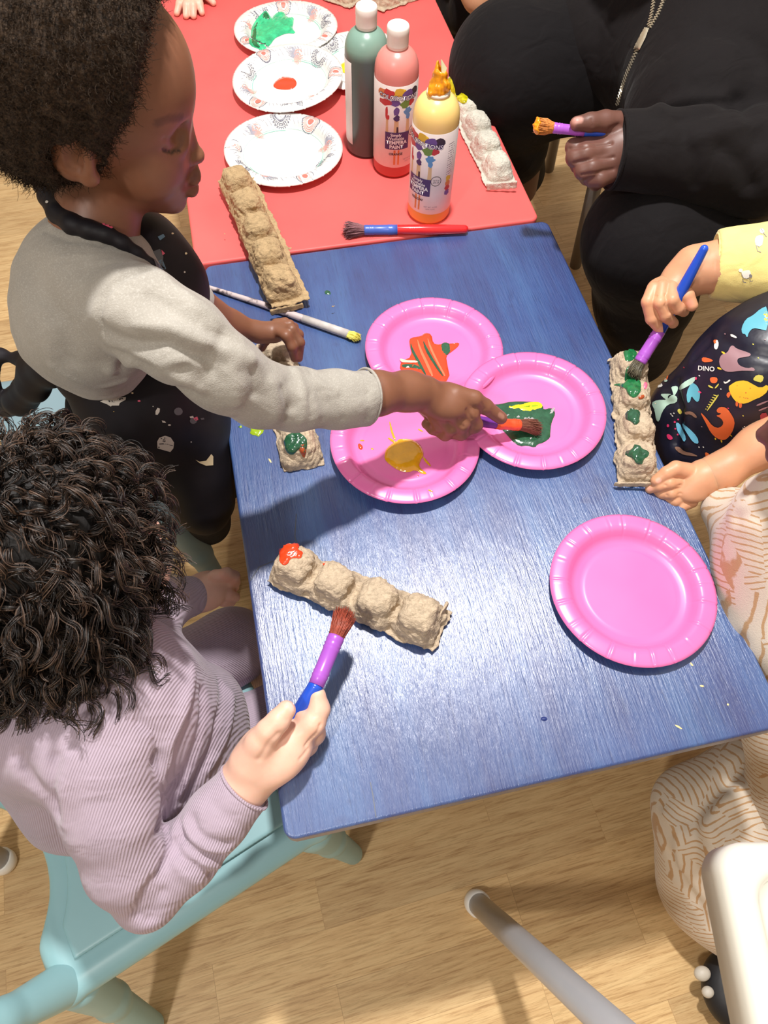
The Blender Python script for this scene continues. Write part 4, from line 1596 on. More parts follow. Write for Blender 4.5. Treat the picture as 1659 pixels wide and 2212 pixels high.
for ins, z in rings:
    hw = np.array([.20, .21])
    q = ctr + (ol - ctr) * (1 - ins / hw)
    cy_, sy_ = math.cos(-.21), math.sin(-.21)
    Vt += [(tx0 + (x - tx0) * cy_ - (y - ty1) * sy_, ty1 + (x - tx0) * sy_ + (y - ty1) * cy_, zt + z) for x, y in q]
k = len(ol)
for i in range(len(rings) - 1):
    for j in range(k):
        Ft.append((i * k + j, i * k + (j + 1) % k, (i + 1) * k + (j + 1) % k, (i + 1) * k + j))
Ft.append(tuple(range((len(rings) - 1) * k, len(rings) * k)))
Ft.append(tuple(reversed(range(k))))
a.add(Vt, Ft)
a.out('tray', wpm, hc)
s = SDF(.02)
s.box((tx0 + .20, ty1 - .33, T + .06), (.17, .13, .05), None, .04)
s.box((tx0 + .20, ty1 - .44, T + .20), (.17, .02, .16), None, .019)
s.box((tx0 + .20, ty1 - .30, T + .13), (.14, .10, .08), None, .03, .01, True)
s.out('seat_shell', wpm, hc, .006)
h2 = highchair('grey tube leg with a white foot cap at the far left edge of the photo', None, None, (-.75, .30), [
    ((-.432, .112, 0), (-.52, .24, T + .06)), ((-.432, .70, 0), (-.52, .55, T + .06)), ((-1.0, .112, 0), (-.9, .24, T + .06)), ((-1.0, .70, 0), (-.9, .55, T + .06))], 'highchairs')
s = SDF(.02)
s.box((-.71, .395, T + .06), (.20, .17, .05), None, .04)
s.box((-.90, .395, T + .20), (.02, .17, .16), None, .019)
s.out('seat_shell', wpm, h2, .006)

# chair the person in black sits on: dark tube legs
bc = thing('adult_chair', 'grey metal chair leg seen between the knees of the person in black', 'chair', (1.0, 1.05, 0))
hkl = H(1243, 572, -T + .01)
top = Q(1290, 380, 1.40)
seat_z = .36
for dx, dy in ((0, 0), (.30, -.05), (.05, .34), (.36, .30)):
    sd = np.array([dx, dy, 0])
    f_ = hkl + sd
    tp_ = top + (top - hkl) * ((seat_z - top[2]) / (top[2] - hkl[2])) + sd * .9
    MB().tube([f_, tp_], [.013, .014], 20).out('leg', M['dark_tube'], bc)
st_ = top + (top - hkl) * ((seat_z - top[2]) / (top[2] - hkl[2]))
MB().slab(rrect(st_[0] - .03, st_[1] - .08, st_[0] + .36, st_[1] + .34, .05), seat_z - .0005, seat_z + .02, .006).out('seat', flatc('black_vinyl', (26, 24, 26)), bc)

# ================================================================== PEOPLE
# fabrics


def cloth(name, rgb, rough=.85, var=.08, weave=900, bump=.35, sheen=.2, rib=None, fleck=None):
    N = NT(name)
    v = N.coord()
    c = srgb(*rgb)
    base = N.ramp(N.noise(v, 25, 5), [(.3, tuple(x * (1 - var) for x in c)), (.7, tuple(min(1, x * (1 + var)) for x in c))])
    if fleck:
        base = N.mix(N.ramp(N.noise(N.coord(scale=(1, 1, 2.5)), 520, 3), [(.5, (0, 0, 0)), (.66, (.55,) * 3)]), base, srgb(*fleck))
    h = N.noise(v, weave, 3)
    if rib:
        rot, per = rib
        w = N.nd('ShaderNodeTexWave', i_Vector=N.coord(rot=rot), i_Scale=2 * math.pi / per / 20, i_Distortion=.6, i_Detail=1, wave_type='BANDS', bands_direction='X')
        w.inputs['Detail Scale'].default_value = 1.2
        h = N.math('ADD', N.math('MULTIPLY', w.outputs['Fac'], 1.2), N.math('MULTIPLY', h, .35))
        base = N.mix(N.ramp(w.outputs['Fac'], [(.0, (.45,) * 3), (.5, (0, 0, 0))]), base, tuple(x * .72 for x in c))
    base = N.tint(base)
    N.set('Base Color', base).set('Roughness', rough).set('Specular IOR Level', .2).set('Sheen Weight', sheen).set('Sheen Roughness', .5)
    wr = N.noise(N.coord(scale=(1, 1.9, 1), rot=(.3, .5, .6)), 24, 2, .45, .6)
    b0 = N.bump(wr, .4, .010)
    N.bump(h, bump, .0009, b0)
    return N.m


M['grey_knit'] = cloth('oatmeal_grey_jersey', (160, 155, 146), fleck=(184, 180, 172), bump=.5)
M['black_cotton'] = cloth('black_sweat_fabric', (19, 15, 16), sheen=.03, bump=.3)
M['black_trouser'] = cloth('black_trouser_fabric', (15, 12, 14), sheen=.03)
M['lavender'] = cloth('lavender_rib_knit', (180, 163, 178), rib=((0, 0, .55), .0021), bump=.55)
M['lavender2'] = cloth('lavender_rib_knit_trousers', (186, 168, 184), rib=((0, 0, -1.0), .0021), bump=.5)
M['yellow_jersey'] = cloth('pale_yellow_jersey', (240, 222, 140), bump=.3)
N = NT('navy_wipeable_apron')
N.set('Base Color', N.tint(N.ramp(N.noise(N.coord(), 30, 3), [(.3, srgb(22, 22, 38)), (.7, srgb(30, 30, 48))]))).set('Roughness', .38).set('Specular IOR Level', .5)
N.bump(N.noise(N.coord(), 40, 3), .25, .003)
M['navy_apron'] = N.m
N = NT('black_apron')
N.set('Base Color', N.tint(N.ramp(N.noise(N.coord(), 30, 3), [(.3, srgb(17, 14, 20)), (.7, srgb(26, 22, 28))]))).set('Roughness', .6).set('Specular IOR Level', .3)
M['black_apron'] = N.m

# herringbone dress: cells of golden lines in changing directions on cream
N = NT('cream_patchwork_line_fabric')
v = N.coord()
nz = N.nd('ShaderNodeTexNoise', i_Vector=v, i_Scale=18.0, i_Detail=2.0)
wv = N.nd('ShaderNodeMix', data_type='VECTOR')
N.inp(wv, 0, .012)
N.inp(wv, 4, v)
N.inp(wv, 5, nz.outputs['Color'])
vo = N.nd('ShaderNodeTexVoronoi', i_Vector=wv.outputs[1], i_Scale=17.0, feature='F1', distance='MANHATTAN')
sp = N.nd('ShaderNodeSeparateColor', i_0=vo.outputs['Color'])
ang = N.math('MULTIPLY', N.math('FLOOR', N.math('MULTIPLY', sp.outputs[0], 6)), 1.047)
sx = N.nd('ShaderNodeSeparateXYZ', i_0=wv.outputs[1])
dd = N.math('ADD', N.math('MULTIPLY', N.math('COSINE', ang), sx.outputs[0]), N.math('MULTIPLY', N.math('SINE', ang), N.math('ADD', sx.outputs[1], N.math('MULTIPLY', sx.outputs[2], .8))))
st = N.math('SINE', N.math('MULTIPLY', dd, 820))
msk = N.ramp(N.math('ADD', N.math('MULTIPLY', st, .5), N.math('MULTIPLY', N.noise(v, 120, 2), .5)), [(.52, (0, 0, 0)), (.66, (.9,) * 3)])
N.set('Base Color', N.mix(msk, srgb(218, 205, 188), srgb(188, 146, 98))).set('Roughness', .85).set('Sheen Weight', .2)
N.bump(N.noise(v, 700, 3), .4, .0008)
M['cream_dress'] = N.m


def head(s, c, r, f):
    """skull, face, nose, lips, brow and ears on a field; f points where the face looks"""
    f = np.asarray(f, float)
    f /= np.linalg.norm(f)
    sd = np.cross([0, 0, 1.], f)
    sd /= np.linalg.norm(sd)
    up = np.cross(f, sd)
    R_ = np.stack([f, sd, up], 1)
    P = lambda a, b_, u: np.asarray(c) + r * (a * f + b_ * sd + u * up)
    s.ell(P(-.08, 0, .12), (r * 1.0, r * .84, r * .92), R_, .01)
    s.ell(P(.38, 0, -.30), (r * .52, r * .60, r * .66), R_, .02)
    s.cone((P(.62, 0, -.82), r * .20), (P(.45, 0, -.80), r * .26), .02)
    s.cone((P(.84, 0, -.02), r * .09), (P(1.02, 0, -.32), r * .12), .006)
    s.ell(P(.90, .12, -.36), (r * .10, r * .08, r * .07), R_, .005)
    s.ell(P(.90, -.12, -.36), (r * .10, r * .08, r * .07), R_, .005)
    s.ell(P(.86, 0, -.56), (r * .12, r * .24, r * .07), R_, .004)
    s.ell(P(.84, 0, -.69), (r * .12, r * .20, r * .08), R_, .004)
    for q in (-1, 1):
        s.ell(P(.80, q * .32, -.02), (r * .12, r * .16, r * .12), R_, .008, True)
        s.ell(P(.72, q * .32, -.04), (r * .13, r * .14, r * .12), R_, .003)
        s.ell(P(-.05, q * .86, -.15), (r * .16, r * .08, r * .26), R_, .006)
    return P, R_


def hair_cap(name, P, R_, r, mat, parent, amp=.002, back=.0):
    s = SDF(.015)
    s.ell(P(-.14, 0, .18), (r * 1.10, r * .96, r * 1.02), R_)
    if back:
        s.cone((P(-.6, 0, -.2), r * .7), (P(-.75, 0, -.2 - back), r * .5), .02)
    s.ell(P(.75, 0, -.45), (r * .72, r * .90, r * .95), R_, .008, True)
    s.ell(P(0, 0, -1.15), (r * .8, r * 1.2, r * .6), R_, .008, True)
    o = clothobj(s, 'hair', mat, parent, .003, lambda Q_: amp * sn(Q_, 260, 5))
    return o


def finger(s, nodes, k=.0035):
    s.chain(nodes, k)
    return s


def person(name, label, cat, loc):
    return thing(name, label, cat, loc)


def skinobj(parts, mat, parent, **kw):
    V, F = merge(parts)
    o = mk('body', V, F, mat, parent, **kw)
    notint(o)
    return o


def clothobj(s, name, mat, parent, res=.003, disp=None, **kw):
    o = s.out(name, mat, parent, res, disp, **kw)
    notint(o)
    return o


# ------------------------------------------------------------------ child in the grey shirt (left)
BY = .52
boy = person('person', 'child with short dark hair in a grey shirt and dark apron reaching across the table', 'person', (-.10, .50, 0))
h = SDF(.014)
Y = lambda px, py, dy=0: YP(px, py, BY + dy)
yr = lambda px, py, r, dy=0: ny(px, py, BY + dy, r)
R17 = np.array(Matrix.Rotation(math.radians(14), 3, 'Y'))
# skull, forehead, cheeks, jaw
cen = Y(215, 165)
h.ell(cen, (.066, .062, .072), R17)
h.ell(Y(318, 185, -.002), (.0335, .048, .048), R17, .02)             # brow and forehead
h.ell(Y(322, 318, -.002), (.034, .044, .044), R17, .016)            # mid face
h.cone(yr(262, 350, 84, 0), yr(345, 400, 52, 0), .018)              # jaw
h.cone(yr(350, 415, 36, 0), yr(374, 432, 27, 0), .010)              # chin
h.ell(Y(322, 362, -.034), (.022, .014, .022), None, .014)           # near cheek
h.ell(Y(345, 350, .030), (.022, .014, .022), None, .014)
h.cone(yr(394, 268, 15), yr(424, 332, 12.5), .009)                    # nose bridge
h.ell(Y(425, 336, -.001), (.0065, .0085, .0055), None, .005)        # nose tip
h.ell(Y(412, 346, -.009), (.0055, .005, .0045), None, .004)         # nostril wing
h.ell(Y(416, 342, .008), (.0055, .005, .0045), None, .004)
h.cone(yr(390, 362, 24), yr(402, 392, 22), .010)                    # muzzle
h.ell(Y(417, 377, -.002), (.0072, .015, .0050), None, .004)         # upper lip
h.ell(Y(413, 404, -.002), (.0070, .013, .0052), None, .004)         # lower lip
h.cone(ny(424, 391, BY - .012, 2.2), ny(424, 391, BY + .012, 2.2), .003, True)
h.ell(Y(396, 294, -.038), (.007, .012, .007), None, .010, True)     # eye socket
h.ell(Y(376, 312, -.026), (.012, .012, .0085), None, .005)          # closed-down eyelid
h.cone(ny(410, 352, BY - .008, 2.0), ny(410, 353, BY - .012, 1.5), .002, True)
# ear
ec = Y(158, 330, -.060)
h.ell(ec, (.017, .009, .024), np.array(Matrix.Rotation(math.radians(16), 3, 'Y')), .004)
h.ell(ec + [.003, -.009, .001], (.010, .006, .015), np.array(Matrix.Rotation(math.radians(16), 3, 'Y')), .003, True)
h.ell(ec + [.006, -.004, -.019], (.008, .006, .008), None, .003)
h.cone((ec + [.012, -.004, .006], .004), (ec + [.008, -.006, -.012], .0045), .003)
# neck and trunk inside the shirt
nk = D_ = Q(215, 470, .70)
h.cone(yr(215, 380, 74, .0), yr(205, 500, 80, -.02), .02)
b = h
b.cone(yr(205, 500, 70, -.02), n(200, 640, .70, 88), .03)
b.cone(n(200, 640, .70, 88), n(215, 770, .80, 70), .03)
b.cone(n(215, 770, .80, 70), n(250, 860, .92, 66), .03)
b.cone(n(250, 860, .93, 60), n(430, 1070, .985, 40), .02)            # thigh
b.cone(n(430, 1070, .985, 40), n(445, 1130, 1.17, 34), .02)
b.cone(n(300, 850, .95, 56), n(465, 990, 1.04, 42), .02)
bs = SDF(.012)
bs.chain([n(300, 665, .62, 70), n(410, 760, .64, 62), n(520, 835, .69, 50), n(700, 860, .742, 36), n(770, 856, .762, 40), n(812, 851, .776, 44), n(905, 846, .815, 38)], .01)
bs.cone(n(200, 640, .70, 70), n(300, 670, .635, 62), .02)
V1 = b.raw(.0022)
V1b = bs.raw(.003)
# far arm with its hand resting on the half hidden strip
fa = SDF(.008)
fa.chain([n(330, 600, .76, 56), n(410, 650, .80, 44), n(500, 700, .855, 27), n(560, 718, .875, 20), n(590, 718, .880, 19)], .010)
fa.ell(Q(594, 716, .882), (.015, .013, .010), None, .008)
for nodes in (
    [n(604, 708, .876, 12), n(630, 712, .868, 11), n(648, 740, .874, 10), n(646, 774, .888, 8.5)],
    [n(600, 716, .874, 12), n(618, 726, .864, 11), n(630, 750, .870, 10), n(636, 774, .884, 8.5)],
    [n(602, 702, .888, 11), n(626, 702, .888, 10), n(646, 722, .898, 9), n(650, 750, .91, 8)],
    [n(596, 698, .895, 10), n(616, 696, .900, 9), n(636, 706, .912, 8), n(644, 726, .922, 7)],
    [n(580, 722, .890, 11), n(574, 736, .905, 9), n(566, 752, .918, 8)],
):
    finger(fa, nodes)
V2 = fa.raw(.0015)
# near hand round the purple brush
ha = SDF(.008)
ha.chain([n(775, 855, .763, 40), n(812, 850, .775, 45), n(880, 845, .805, 40), n(915, 850, .82, 40)], .012)
ha.ell(Q(955, 866, .832), (.026, .023, .018), np.array(Matrix.Rotation(math.radians(-10), 3, 'Z')), .012)
ha.ell(Q(975, 872, .835), (.022, .021, .016), None, .010)
for nodes in (
    [n(985, 852, .828, 21), n(1024, 862, .832, 18.5), n(1048, 878, .845, 16.5), n(1082, 903, .862, 14)],          # index laid along the brush
    [n(985, 880, .832, 19), n(1016, 892, .838, 18), n(1026, 918, .853, 16.5), n(1000, 932, .862, 14), n(978, 926, .862, 12)],
    [n(972, 895, .834, 18), n(998, 915, .842, 17), n(996, 936, .857, 15), n(968, 934, .864, 13)],
    [n(952, 900, .836, 17), n(972, 924, .846, 16), n(962, 938, .857, 14), n(940, 928, .862, 12)],
    [n(935, 896, .838, 15), n(948, 918, .848, 14), n(935, 926, .857, 12), n(920, 916, .860, 10)],
    [n(915, 876, .838, 18), n(940, 905, .868, 16), n(975, 915, .880, 14), n(1010, 922, .884, 11)],                # thumb below
):
    finger(ha, nodes, .0035)
V3 = ha.raw(.0014)
boyb = skinobj([V1, V1b, V2, V3], M['skin_dark'], boy)
strokes(boyb, [([(352, 322), (366, 326), (382, 322), (390, 312)], .0018, .0016), ([(355, 300), (372, 297), (388, 300)], .002, .0012),
               ([(1024, 880), (1030, 895)], .0018, .0008), ([(1008, 885), (1018, 905)], .002, .0014), ([(990, 905), (1000, 922)], .002, .0014), ([(968, 912), (975, 928)], .002, .0012),
               ([(1040, 870), (1046, 884)], .0016, .0006), ([(1062, 884), (1058, 896)], .0014, .0005)])
paint(boyb, [([(404, 374), (426, 380)], .008, (120, 66, 60), .55), ([(400, 402), (424, 404)], .008, (138, 76, 70), .5),
             ([(340, 266), (362, 256), (392, 254)], .004, (70, 44, 34), .55), ([(352, 324), (368, 329), (386, 324)], .0018, (30, 18, 16), .9),
             ([(1086, 900), (1080, 896)], .004, (190, 140, 120), .6), ([(1008, 918), (1020, 922)], .004, (150, 104, 86), .3)])
# hair
hr = SDF(.02)
hr.ell(cen + [-.014, .002, .020], (.092, .080, .082), R17)
hr.ell(Y(60, 120), (.055, .072, .070), None, .03)
hr.ell(Y(140, 20), (.080, .078, .060), None, .03)
hr.ell(Y(70, 235), (.035, .062, .040), None, .03)
hr.ell(Y(170, 235, -.050), (.050, .022, .034), R17, .02)
hr.ell(Y(345, 260, -.02), (.050, .075, .062), R17, .012, True)     # face kept clear
hr.ell(Y(378, 150, -.02), (.035, .075, .060), R17, .012, True)
hr.ell(ec + [.0, -.004, .0], (.019, .022, .025), None, .008, True)
N = NT('black_coiled_hair')
v = N.coord()
N.set('Base Color', N.ramp(N.noise(v, 420, 4, .7), [(.35, srgb(26, 20, 16)), (.65, srgb(84, 66, 50))])).set('Roughness', .75).set('Specular IOR Level', .25)
N.bump(N.noise(v, 700, 4, .7), .9, .003)
M['coil'] = N.m
boyh = clothobj(hr, 'hair', M['coil'], boy, .0022, lambda P: .0016 * sn(P, 330, 1) + .0011 * sn(P, 800, 2))


def fuzz(o, name, mat, count, length, r, coil, seed, keep=None):
    """short springy hairs rooted on a hair mass"""
    V = geo(o).astype(float)
    me = o.data
    Nn = np.zeros(len(V) * 3, np.float32)
    me.vertices.foreach_get('normal', Nn)
    Nn = Nn.reshape(-1, 3).astype(float)
    g = np.random.default_rng(seed)
    idx = np.arange(len(V))
    if keep is not None:
        idx = idx[keep(V)]
    sel = g.choice(idx, min(count, len(idx)), replace=False)
    P, n0 = V[sel], Nn[sel]
    u = np.cross(n0, g.normal(size=n0.shape))
    u /= np.linalg.norm(u, axis=1)[:, None]
    w = np.cross(n0, u)
    st = 9
    m = len(sel)
    L = length * g.uniform(.5, 1.2, m)
    ph_ = g.uniform(0, 6.28, m)
    lean = g.normal(size=(m, 3)) * .35
    T_ = np.linspace(0, 1, st)
    path = np.zeros((m, st, 3))
    for i, t in enumerate(T_):
        a = ph_ + t * 9
        path[:, i] = P - n0 * .001 + n0 * (L * t)[:, None] + lean * (L * t * t)[:, None] + (u * np.cos(a)[:, None] + w * np.sin(a)[:, None]) * coil * min(1, t * 2)
    return tubes(path, lambda t: r * (1 - .7 * t), name, mat, o)


def tubes(path, rf, name, mat, parent, sides=3):
    m, st, _ = path.shape
    tan = np.gradient(path, axis=1)
    tan /= np.linalg.norm(tan, axis=2)[..., None] + 1e-12
    ref = np.array([.31, .52, .79])
    a = np.cross(tan, ref)
    a /= np.linalg.norm(a, axis=2)[..., None] + 1e-12
    b_ = np.cross(tan, a)
    rr = np.array([rf(t) for t in np.linspace(0, 1, st)])
    V = np.zeros((m, st, sides, 3))
    for k in range(sides):
        q = 2 * math.pi * k / sides
        V[:, :, k] = path + (a * math.cos(q) + b_ * math.sin(q)) * rr[None, :, None]
    base = (np.arange(m) * st * sides)[:, None, None]
    i = np.arange(st - 1)[None, :, None] * sides
    k = np.arange(sides)[None, None, :]
    k2 = (k + 1) % sides
    F = np.stack([base + i + k, base + i + k2, base + i + sides + k2, base + i + sides + k], -1).reshape(-1, 4)
    return mk(name, V.reshape(-1, 3), F, mat, parent, kind='stuff')


fuzz(boyh, 'hair_coils', M['coil'], 15000, .008, .00035, .0013, 5)

# grey shirt
sh = SDF(.016)
sh.ell(Q(212, 640, .700), (.067, .086, .072), np.array(Matrix.Rotation(math.radians(8), 3, 'Y')), .02)
sh.cone(n(190, 612, .70, 116), n(182, 700, .71, 114), .03)
sh.cone(n(186, 700, .70, 118), n(218, 770, .745, 90), .03)
sh.cone(n(168, 700, .72, 106), n(192, 788, .80, 66), .03)
sh.cone(n(215, 610, .72, 95), n(340, 575, .79, 60), .03)            # far shoulder
sh.cone(n(330, 600, .76, 64), n(410, 650, .80, 52), .02)             # far sleeve
sh.cone(n(200, 620, .68, 96), n(305, 680, .628, 98), .02)         # near shoulder
sh.chain([n(305, 680, .628, 98), n(395, 735, .632, 96), n(480, 806, .655, 80), n(560, 850, .69, 69), n(640, 862, .72, 64), n(730, 861, .75, 62), n(815, 857, .777, 60)], .012)
sh.cone(yr(215, 420, 76), yr(205, 500, 82, -.02), .006, True)
sh.chain([n(286, 456, .775, 10), n(302, 490, .765, 18), n(322, 552, .742, 22)], .008)
sh.cut(n(790, 857, .770, 60)[0], Q(808, 857, .774) - Q(730, 860, .75))


def fold_shirt(P):
    return .0016 * sn(P * np.array([1, 1, 1.6]), 60, 11) + .0009 * sn(P, 160, 12)


shirt = clothobj(sh, 'shirt', M['grey_knit'], boy, .0028, fold_shirt)
strokes(shirt, [(p, w, q * 1.5) for p, w, q in [([(215, 700), (212, 670), (222, 640), (245, 612), (285, 590), (325, 580)], .0035, .003),       # shoulder seam
                ([(800, 800), (806, 850), (800, 905)], .006, -.001), ([(790, 800), (794, 850), (790, 905)], .002, .0012),
                ([(225, 720), (300, 745), (360, 740), (440, 770)], .007, .004), ([(240, 760), (320, 790), (400, 800)], .006, .003),
                ([(350, 600), (420, 660), (500, 730)], .009, -.003), ([(300, 700), (380, 712), (460, 752), (540, 776)], .008, -.0035),
                ([(480, 720), (460, 760), (455, 800)], .006, .0025), ([(560, 752), (545, 800), (550, 850)], .006, .002), ([(640, 785), (625, 830), (632, 880)], .006, .0018),
                ([(700, 795), (690, 850), (700, 905)], .006, .0014), ([(520, 740), (500, 800), (510, 870)], .007, -.002), ([(600, 770), (588, 830), (596, 900)], .007, -.002),
                ([(110, 790), (160, 820), (215, 835), (270, 820)], .004, -.0015), ([(240, 800), (300, 775), (360, 800), (430, 840)], .006, -.003), ([(330, 640), (400, 700), (450, 720)], .006, .002), ([(640, 800), (655, 850), (650, 910)], .005, -.0015), ([(590, 765), (610, 840), (620, 910)], .004, .0016), ([(670, 800), (668, 860), (672, 900)], .003, .001), ([(740, 800), (735, 860), (740, 905)], .003, .001),
                ([(100, 500), (150, 520), (220, 530), (280, 520)], .003, .0012),
                ([(80, 620), (140, 700), (150, 780)], .012, .003), ([(260, 790), (330, 820), (420, 850)], .007, .003)]])

# apron: neck band, bib, skirt, tie
ap = SDF(.006)
nb = [n(100, 388, .665, 20), n(104, 425, .652, 21), n(124, 460, .640, 22), n(156, 484, .632, 22), n(192, 496, .630, 20), n(230, 506, .631, 18), n(265, 524, .636, 15), n(298, 548, .645, 13), n(326, 572, .655, 12), n(350, 592, .667, 11)]
ap.chain(nb, .004)
ap.chain([n(96, 395, .66, 20), n(120, 360, .72, 18), n(190, 350, .80, 16)], .012)
band = clothobj(ap, 'neck_band', M['black_apron'], boy, .0018)
ap = SDF(.02)
ap.ell(Q(335, 610, .745), (.042, .062, .072), None, .02)
ap.cone(n(312, 530, .745, 46), n(368, 625, .745, 58), .03)
ap.cone(n(262, 480, .76, 30), n(320, 540, .75, 44), .02)
ap.cone(n(368, 630, .745, 58), n(350, 760, .83, 84), .03)
bib = clothobj(ap, 'apron_bib', M['black_apron'], boy, .0028, lambda P: .0016 * sn(P, 70, 21))
ap = SDF(.03)
ap.cone(n(195, 800, .79, 82), n(300, 880, .84, 110), .03)
ap.cone(n(300, 880, .84, 108), n(400, 940, .90, 88), .03)
ap.cone(n(330, 850, .86, 90), n(430, 900, .92, 62), .03)
ap.cone(n(400, 960, .90, 78), n(440, 1080, .94, 62), .03)
ap.cone(n(430, 1020, .92, 56), n(440, 1105, .97, 46), .03)
ap.ell(Q(230, 980, .90), (.07, .08, .05), None, .03)
skirt = clothobj(ap, 'apron_skirt', M['black_apron'], boy, .003, lambda P: .0028 * sn(P, 55, 22))
ap = SDF(.008)
ap.chain([n(120, 800, .80, 34), n(80, 800, .82, 34), n(40, 775, .84, 14), n(0, 765, .85, 12), n(-40, 765, .86, 12)], .012)
ap.chain([n(110, 790, .80, 28), n(70, 830, .84, 36), n(45, 860, .88, 30), n(10, 880, .92, 22)], .012)
ap.chain([n(0, 770, .85, 7), n(-6, 830, .87, 6), n(2, 870, .89, 6)], .006)
tie = clothobj(ap, 'apron_tie', M['black_apron'], boy, .002, lambda P: .003 * sn(P, 110, 23))
tr = SDF(.02)
tr.cone(n(240, 880, .90, 92), n(440, 1080, .975, 60), .02)
tr.cone(n(440, 1080, .975, 58), n(450, 1130, 1.17, 48), .02)
tr.cone(n(300, 860, .92, 82), n(470, 990, 1.035, 54), .02)
tr.cone(n(470, 990, 1.035, 54), n(480, 1040, 1.2, 46), .02)
clothobj(tr, 'trousers', M['black_trouser'], boy, .004)
AP = [bib, skirt, band]
pw, pg, ppk, pc, pbl = flatc('apron_white', (206, 200, 190)), flatc('apron_grey', (92, 92, 96)), flatc('apron_pink', (226, 92, 120)), flatc('apron_cream', (226, 208, 170)), flatc('apron_blue', (92, 120, 140))
ka = lambda *p: c8(p, 0, 700, 2.765)
moon = lambda cx, cy, r, a: [(cx + r * math.cos(a + t), cy + r * math.sin(a + t)) for t in np.linspace(-1.4, 1.4, 9)] + [(cx + r * .45 * math.cos(a + t) + r * .1 * math.cos(a), cy + r * .8 * math.sin(a + t)) for t in np.linspace(1.3, -1.3, 7)]
decals('apron_print', AP, [
    (ka((598, 462), (640, 445), (700, 440), (752, 436), (750, 452), (716, 470), (710, 486), (670, 486), (662, 492), (640, 478)), 0),
    (ka((645, 455), (690, 458), (688, 468), (650, 466)), 5), (ka((700, 446), (735, 440), (735, 450), (706, 456)), 5),
    (ka((928, 520), (940, 500), (954, 505), (952, 525), (940, 542), (928, 540)), 0),
    (ka(*blobpoly(1063, 522, 26, 23, 12, .03)), 1),
    (ka(*blobpoly(1152, 578, 21, 18, 12, .03)), 1), (ka((1130, 552), (1150, 548), (1156, 560), (1134, 562)), 0), (ka((1150, 562), (1176, 552), (1182, 570), (1168, 580)), 2),
    (ka((1194, 562), (1215, 560), (1218, 570), (1200, 572)), 1),
    (ka((1175, 440), (1215, 436), (1250, 460), (1250, 502), (1215, 500), (1190, 480)), 0),
    (ka((938, 700), (950, 678), (985, 665), (1018, 676), (1038, 706), (1034, 740), (1016, 762), (980, 752), (940, 740)), 0),
    (ka(*blobpoly(978, 696, 10, 9, 8, .1)), 5), (ka(*blobpoly(985, 680, 6, 6, 8, .1)), 5), (ka(*blobpoly(963, 684, 5, 5, 8, .1)), 5), (ka(*blobpoly(948, 734, 5, 5, 8, .1)), 5), (ka((950, 712), (985, 710), (1030, 722), (1030, 727), (985, 716), (950, 717)), 5),
    (ka((1166, 808), (1190, 820), (1230, 815), (1260, 775), (1272, 790), (1272, 842), (1230, 845), (1190, 828)), 3),
    (ka((780, 300), (815, 292), (808, 305), (770, 322)), 2), (ka(*blobpoly(830, 459, 9, 5, 8, .1)), 2), (ka(*blobpoly(790, 412, 7, 5, 8, .1)), 3), (ka((965, 575), (985, 580), (990, 590), (970, 588)), 0),
    (ka(*blobpoly(1010, 602, 9, 5, 8, .1)), 0), (ka(*blobpoly(1140, 703, 4, 4, 8, .1)), 0), (ka(*blobpoly(913, 492, 3, 3, 8, .1)), 0), (ka(*blobpoly(680, 522, 4, 2, 8, .1)), 6), (ka((320, 375), (332, 375), (330, 415), (320, 415)), 6),
    ([(216, 474), (232, 467), (250, 474), (254, 490), (240, 494), (222, 486)], 2), ([(348, 540), (356, 548), (350, 552)], 2),
    ([(326, 545), (345, 538), (352, 555), (350, 575), (340, 585), (335, 570)], 1), ([(338, 565), (350, 560), (358, 580), (348, 590)], 4),
    (blobpoly(102, 437, 3, 3), 0), (blobpoly(180, 464, 2, 2), 0), (blobpoly(372, 505, 2.5, 2), 3), (blobpoly(401, 548, 2.5, 2.5), 3), (blobpoly(398, 588, 2, 2), 0),
    ([(340, 512), (352, 506), (356, 512), (345, 520)], 4),
], [pw, pg, ppk, pc, pbl, flatc('apron_ink', (30, 26, 34)), flatc('apron_gold', (196, 160, 84))], skirt, 3, lift=.0006)

# ------------------------------------------------------------------ child in lavender (front left), seen from behind and above
girl = person('person', 'child with dark curly hair in a lavender knit set holding a brush over the table', 'person', (-.13, .12, 0))
g = SDF(.016)
hc_ = Q(125, 1190, .635)
g.ell(hc_, (.062, .060, .072), None)
g.ell(Q(245, 1140, .665), (.034, .042, .05), None, .02)
g.cone(n(330, 1170, .70, 16), n(332, 1195, .71, 12), .01)           # nose
g.ell(Q(300, 1225, .70), (.030, .035, .025), None, .015)
g.ell(Q(323, 1140, .69), (.010, .011, .008), None, .006)
g.cone(n(180, 1330, .66, 90), n(215, 1440, .70, 95), .02)
g.cone(n(215, 1440, .71, 70), n(270, 1600, .78, 80), .03)
g.cone(n(270, 1600, .78, 80), n(320, 1690, .90, 80), .03)
g.cone(n(330, 1690, .91, 70), n(640, 1545, .945, 50), .02)
g.cone(n(640, 1545, .945, 50), n(680, 1600, 1.1, 38), .02)
g.cone(n(310, 1560, .92, 66), n(500, 1395, .955, 50), .02)
g.cone(n(500, 1395, .955, 50), n(560, 1440, 1.12, 38), .02)
Vg = g.raw(.003)
ga = SDF(.012)
ga.cone(n(230, 1520, .74, 50), n(215, 1650, .665, 48), .02)
ga.chain([n(215, 1640, .66, 56), n(270, 1790, .665, 50), n(312, 1930, .688, 44), n(420, 1830, .69, 46), n(530, 1700, .69, 48)], .01)
Vg2 = ga.raw(.003)
gh = SDF(.008)
gh.chain([n(490, 1745, .69, 50), n(530, 1690, .69, 52), n(552, 1662, .69, 56)], .012)
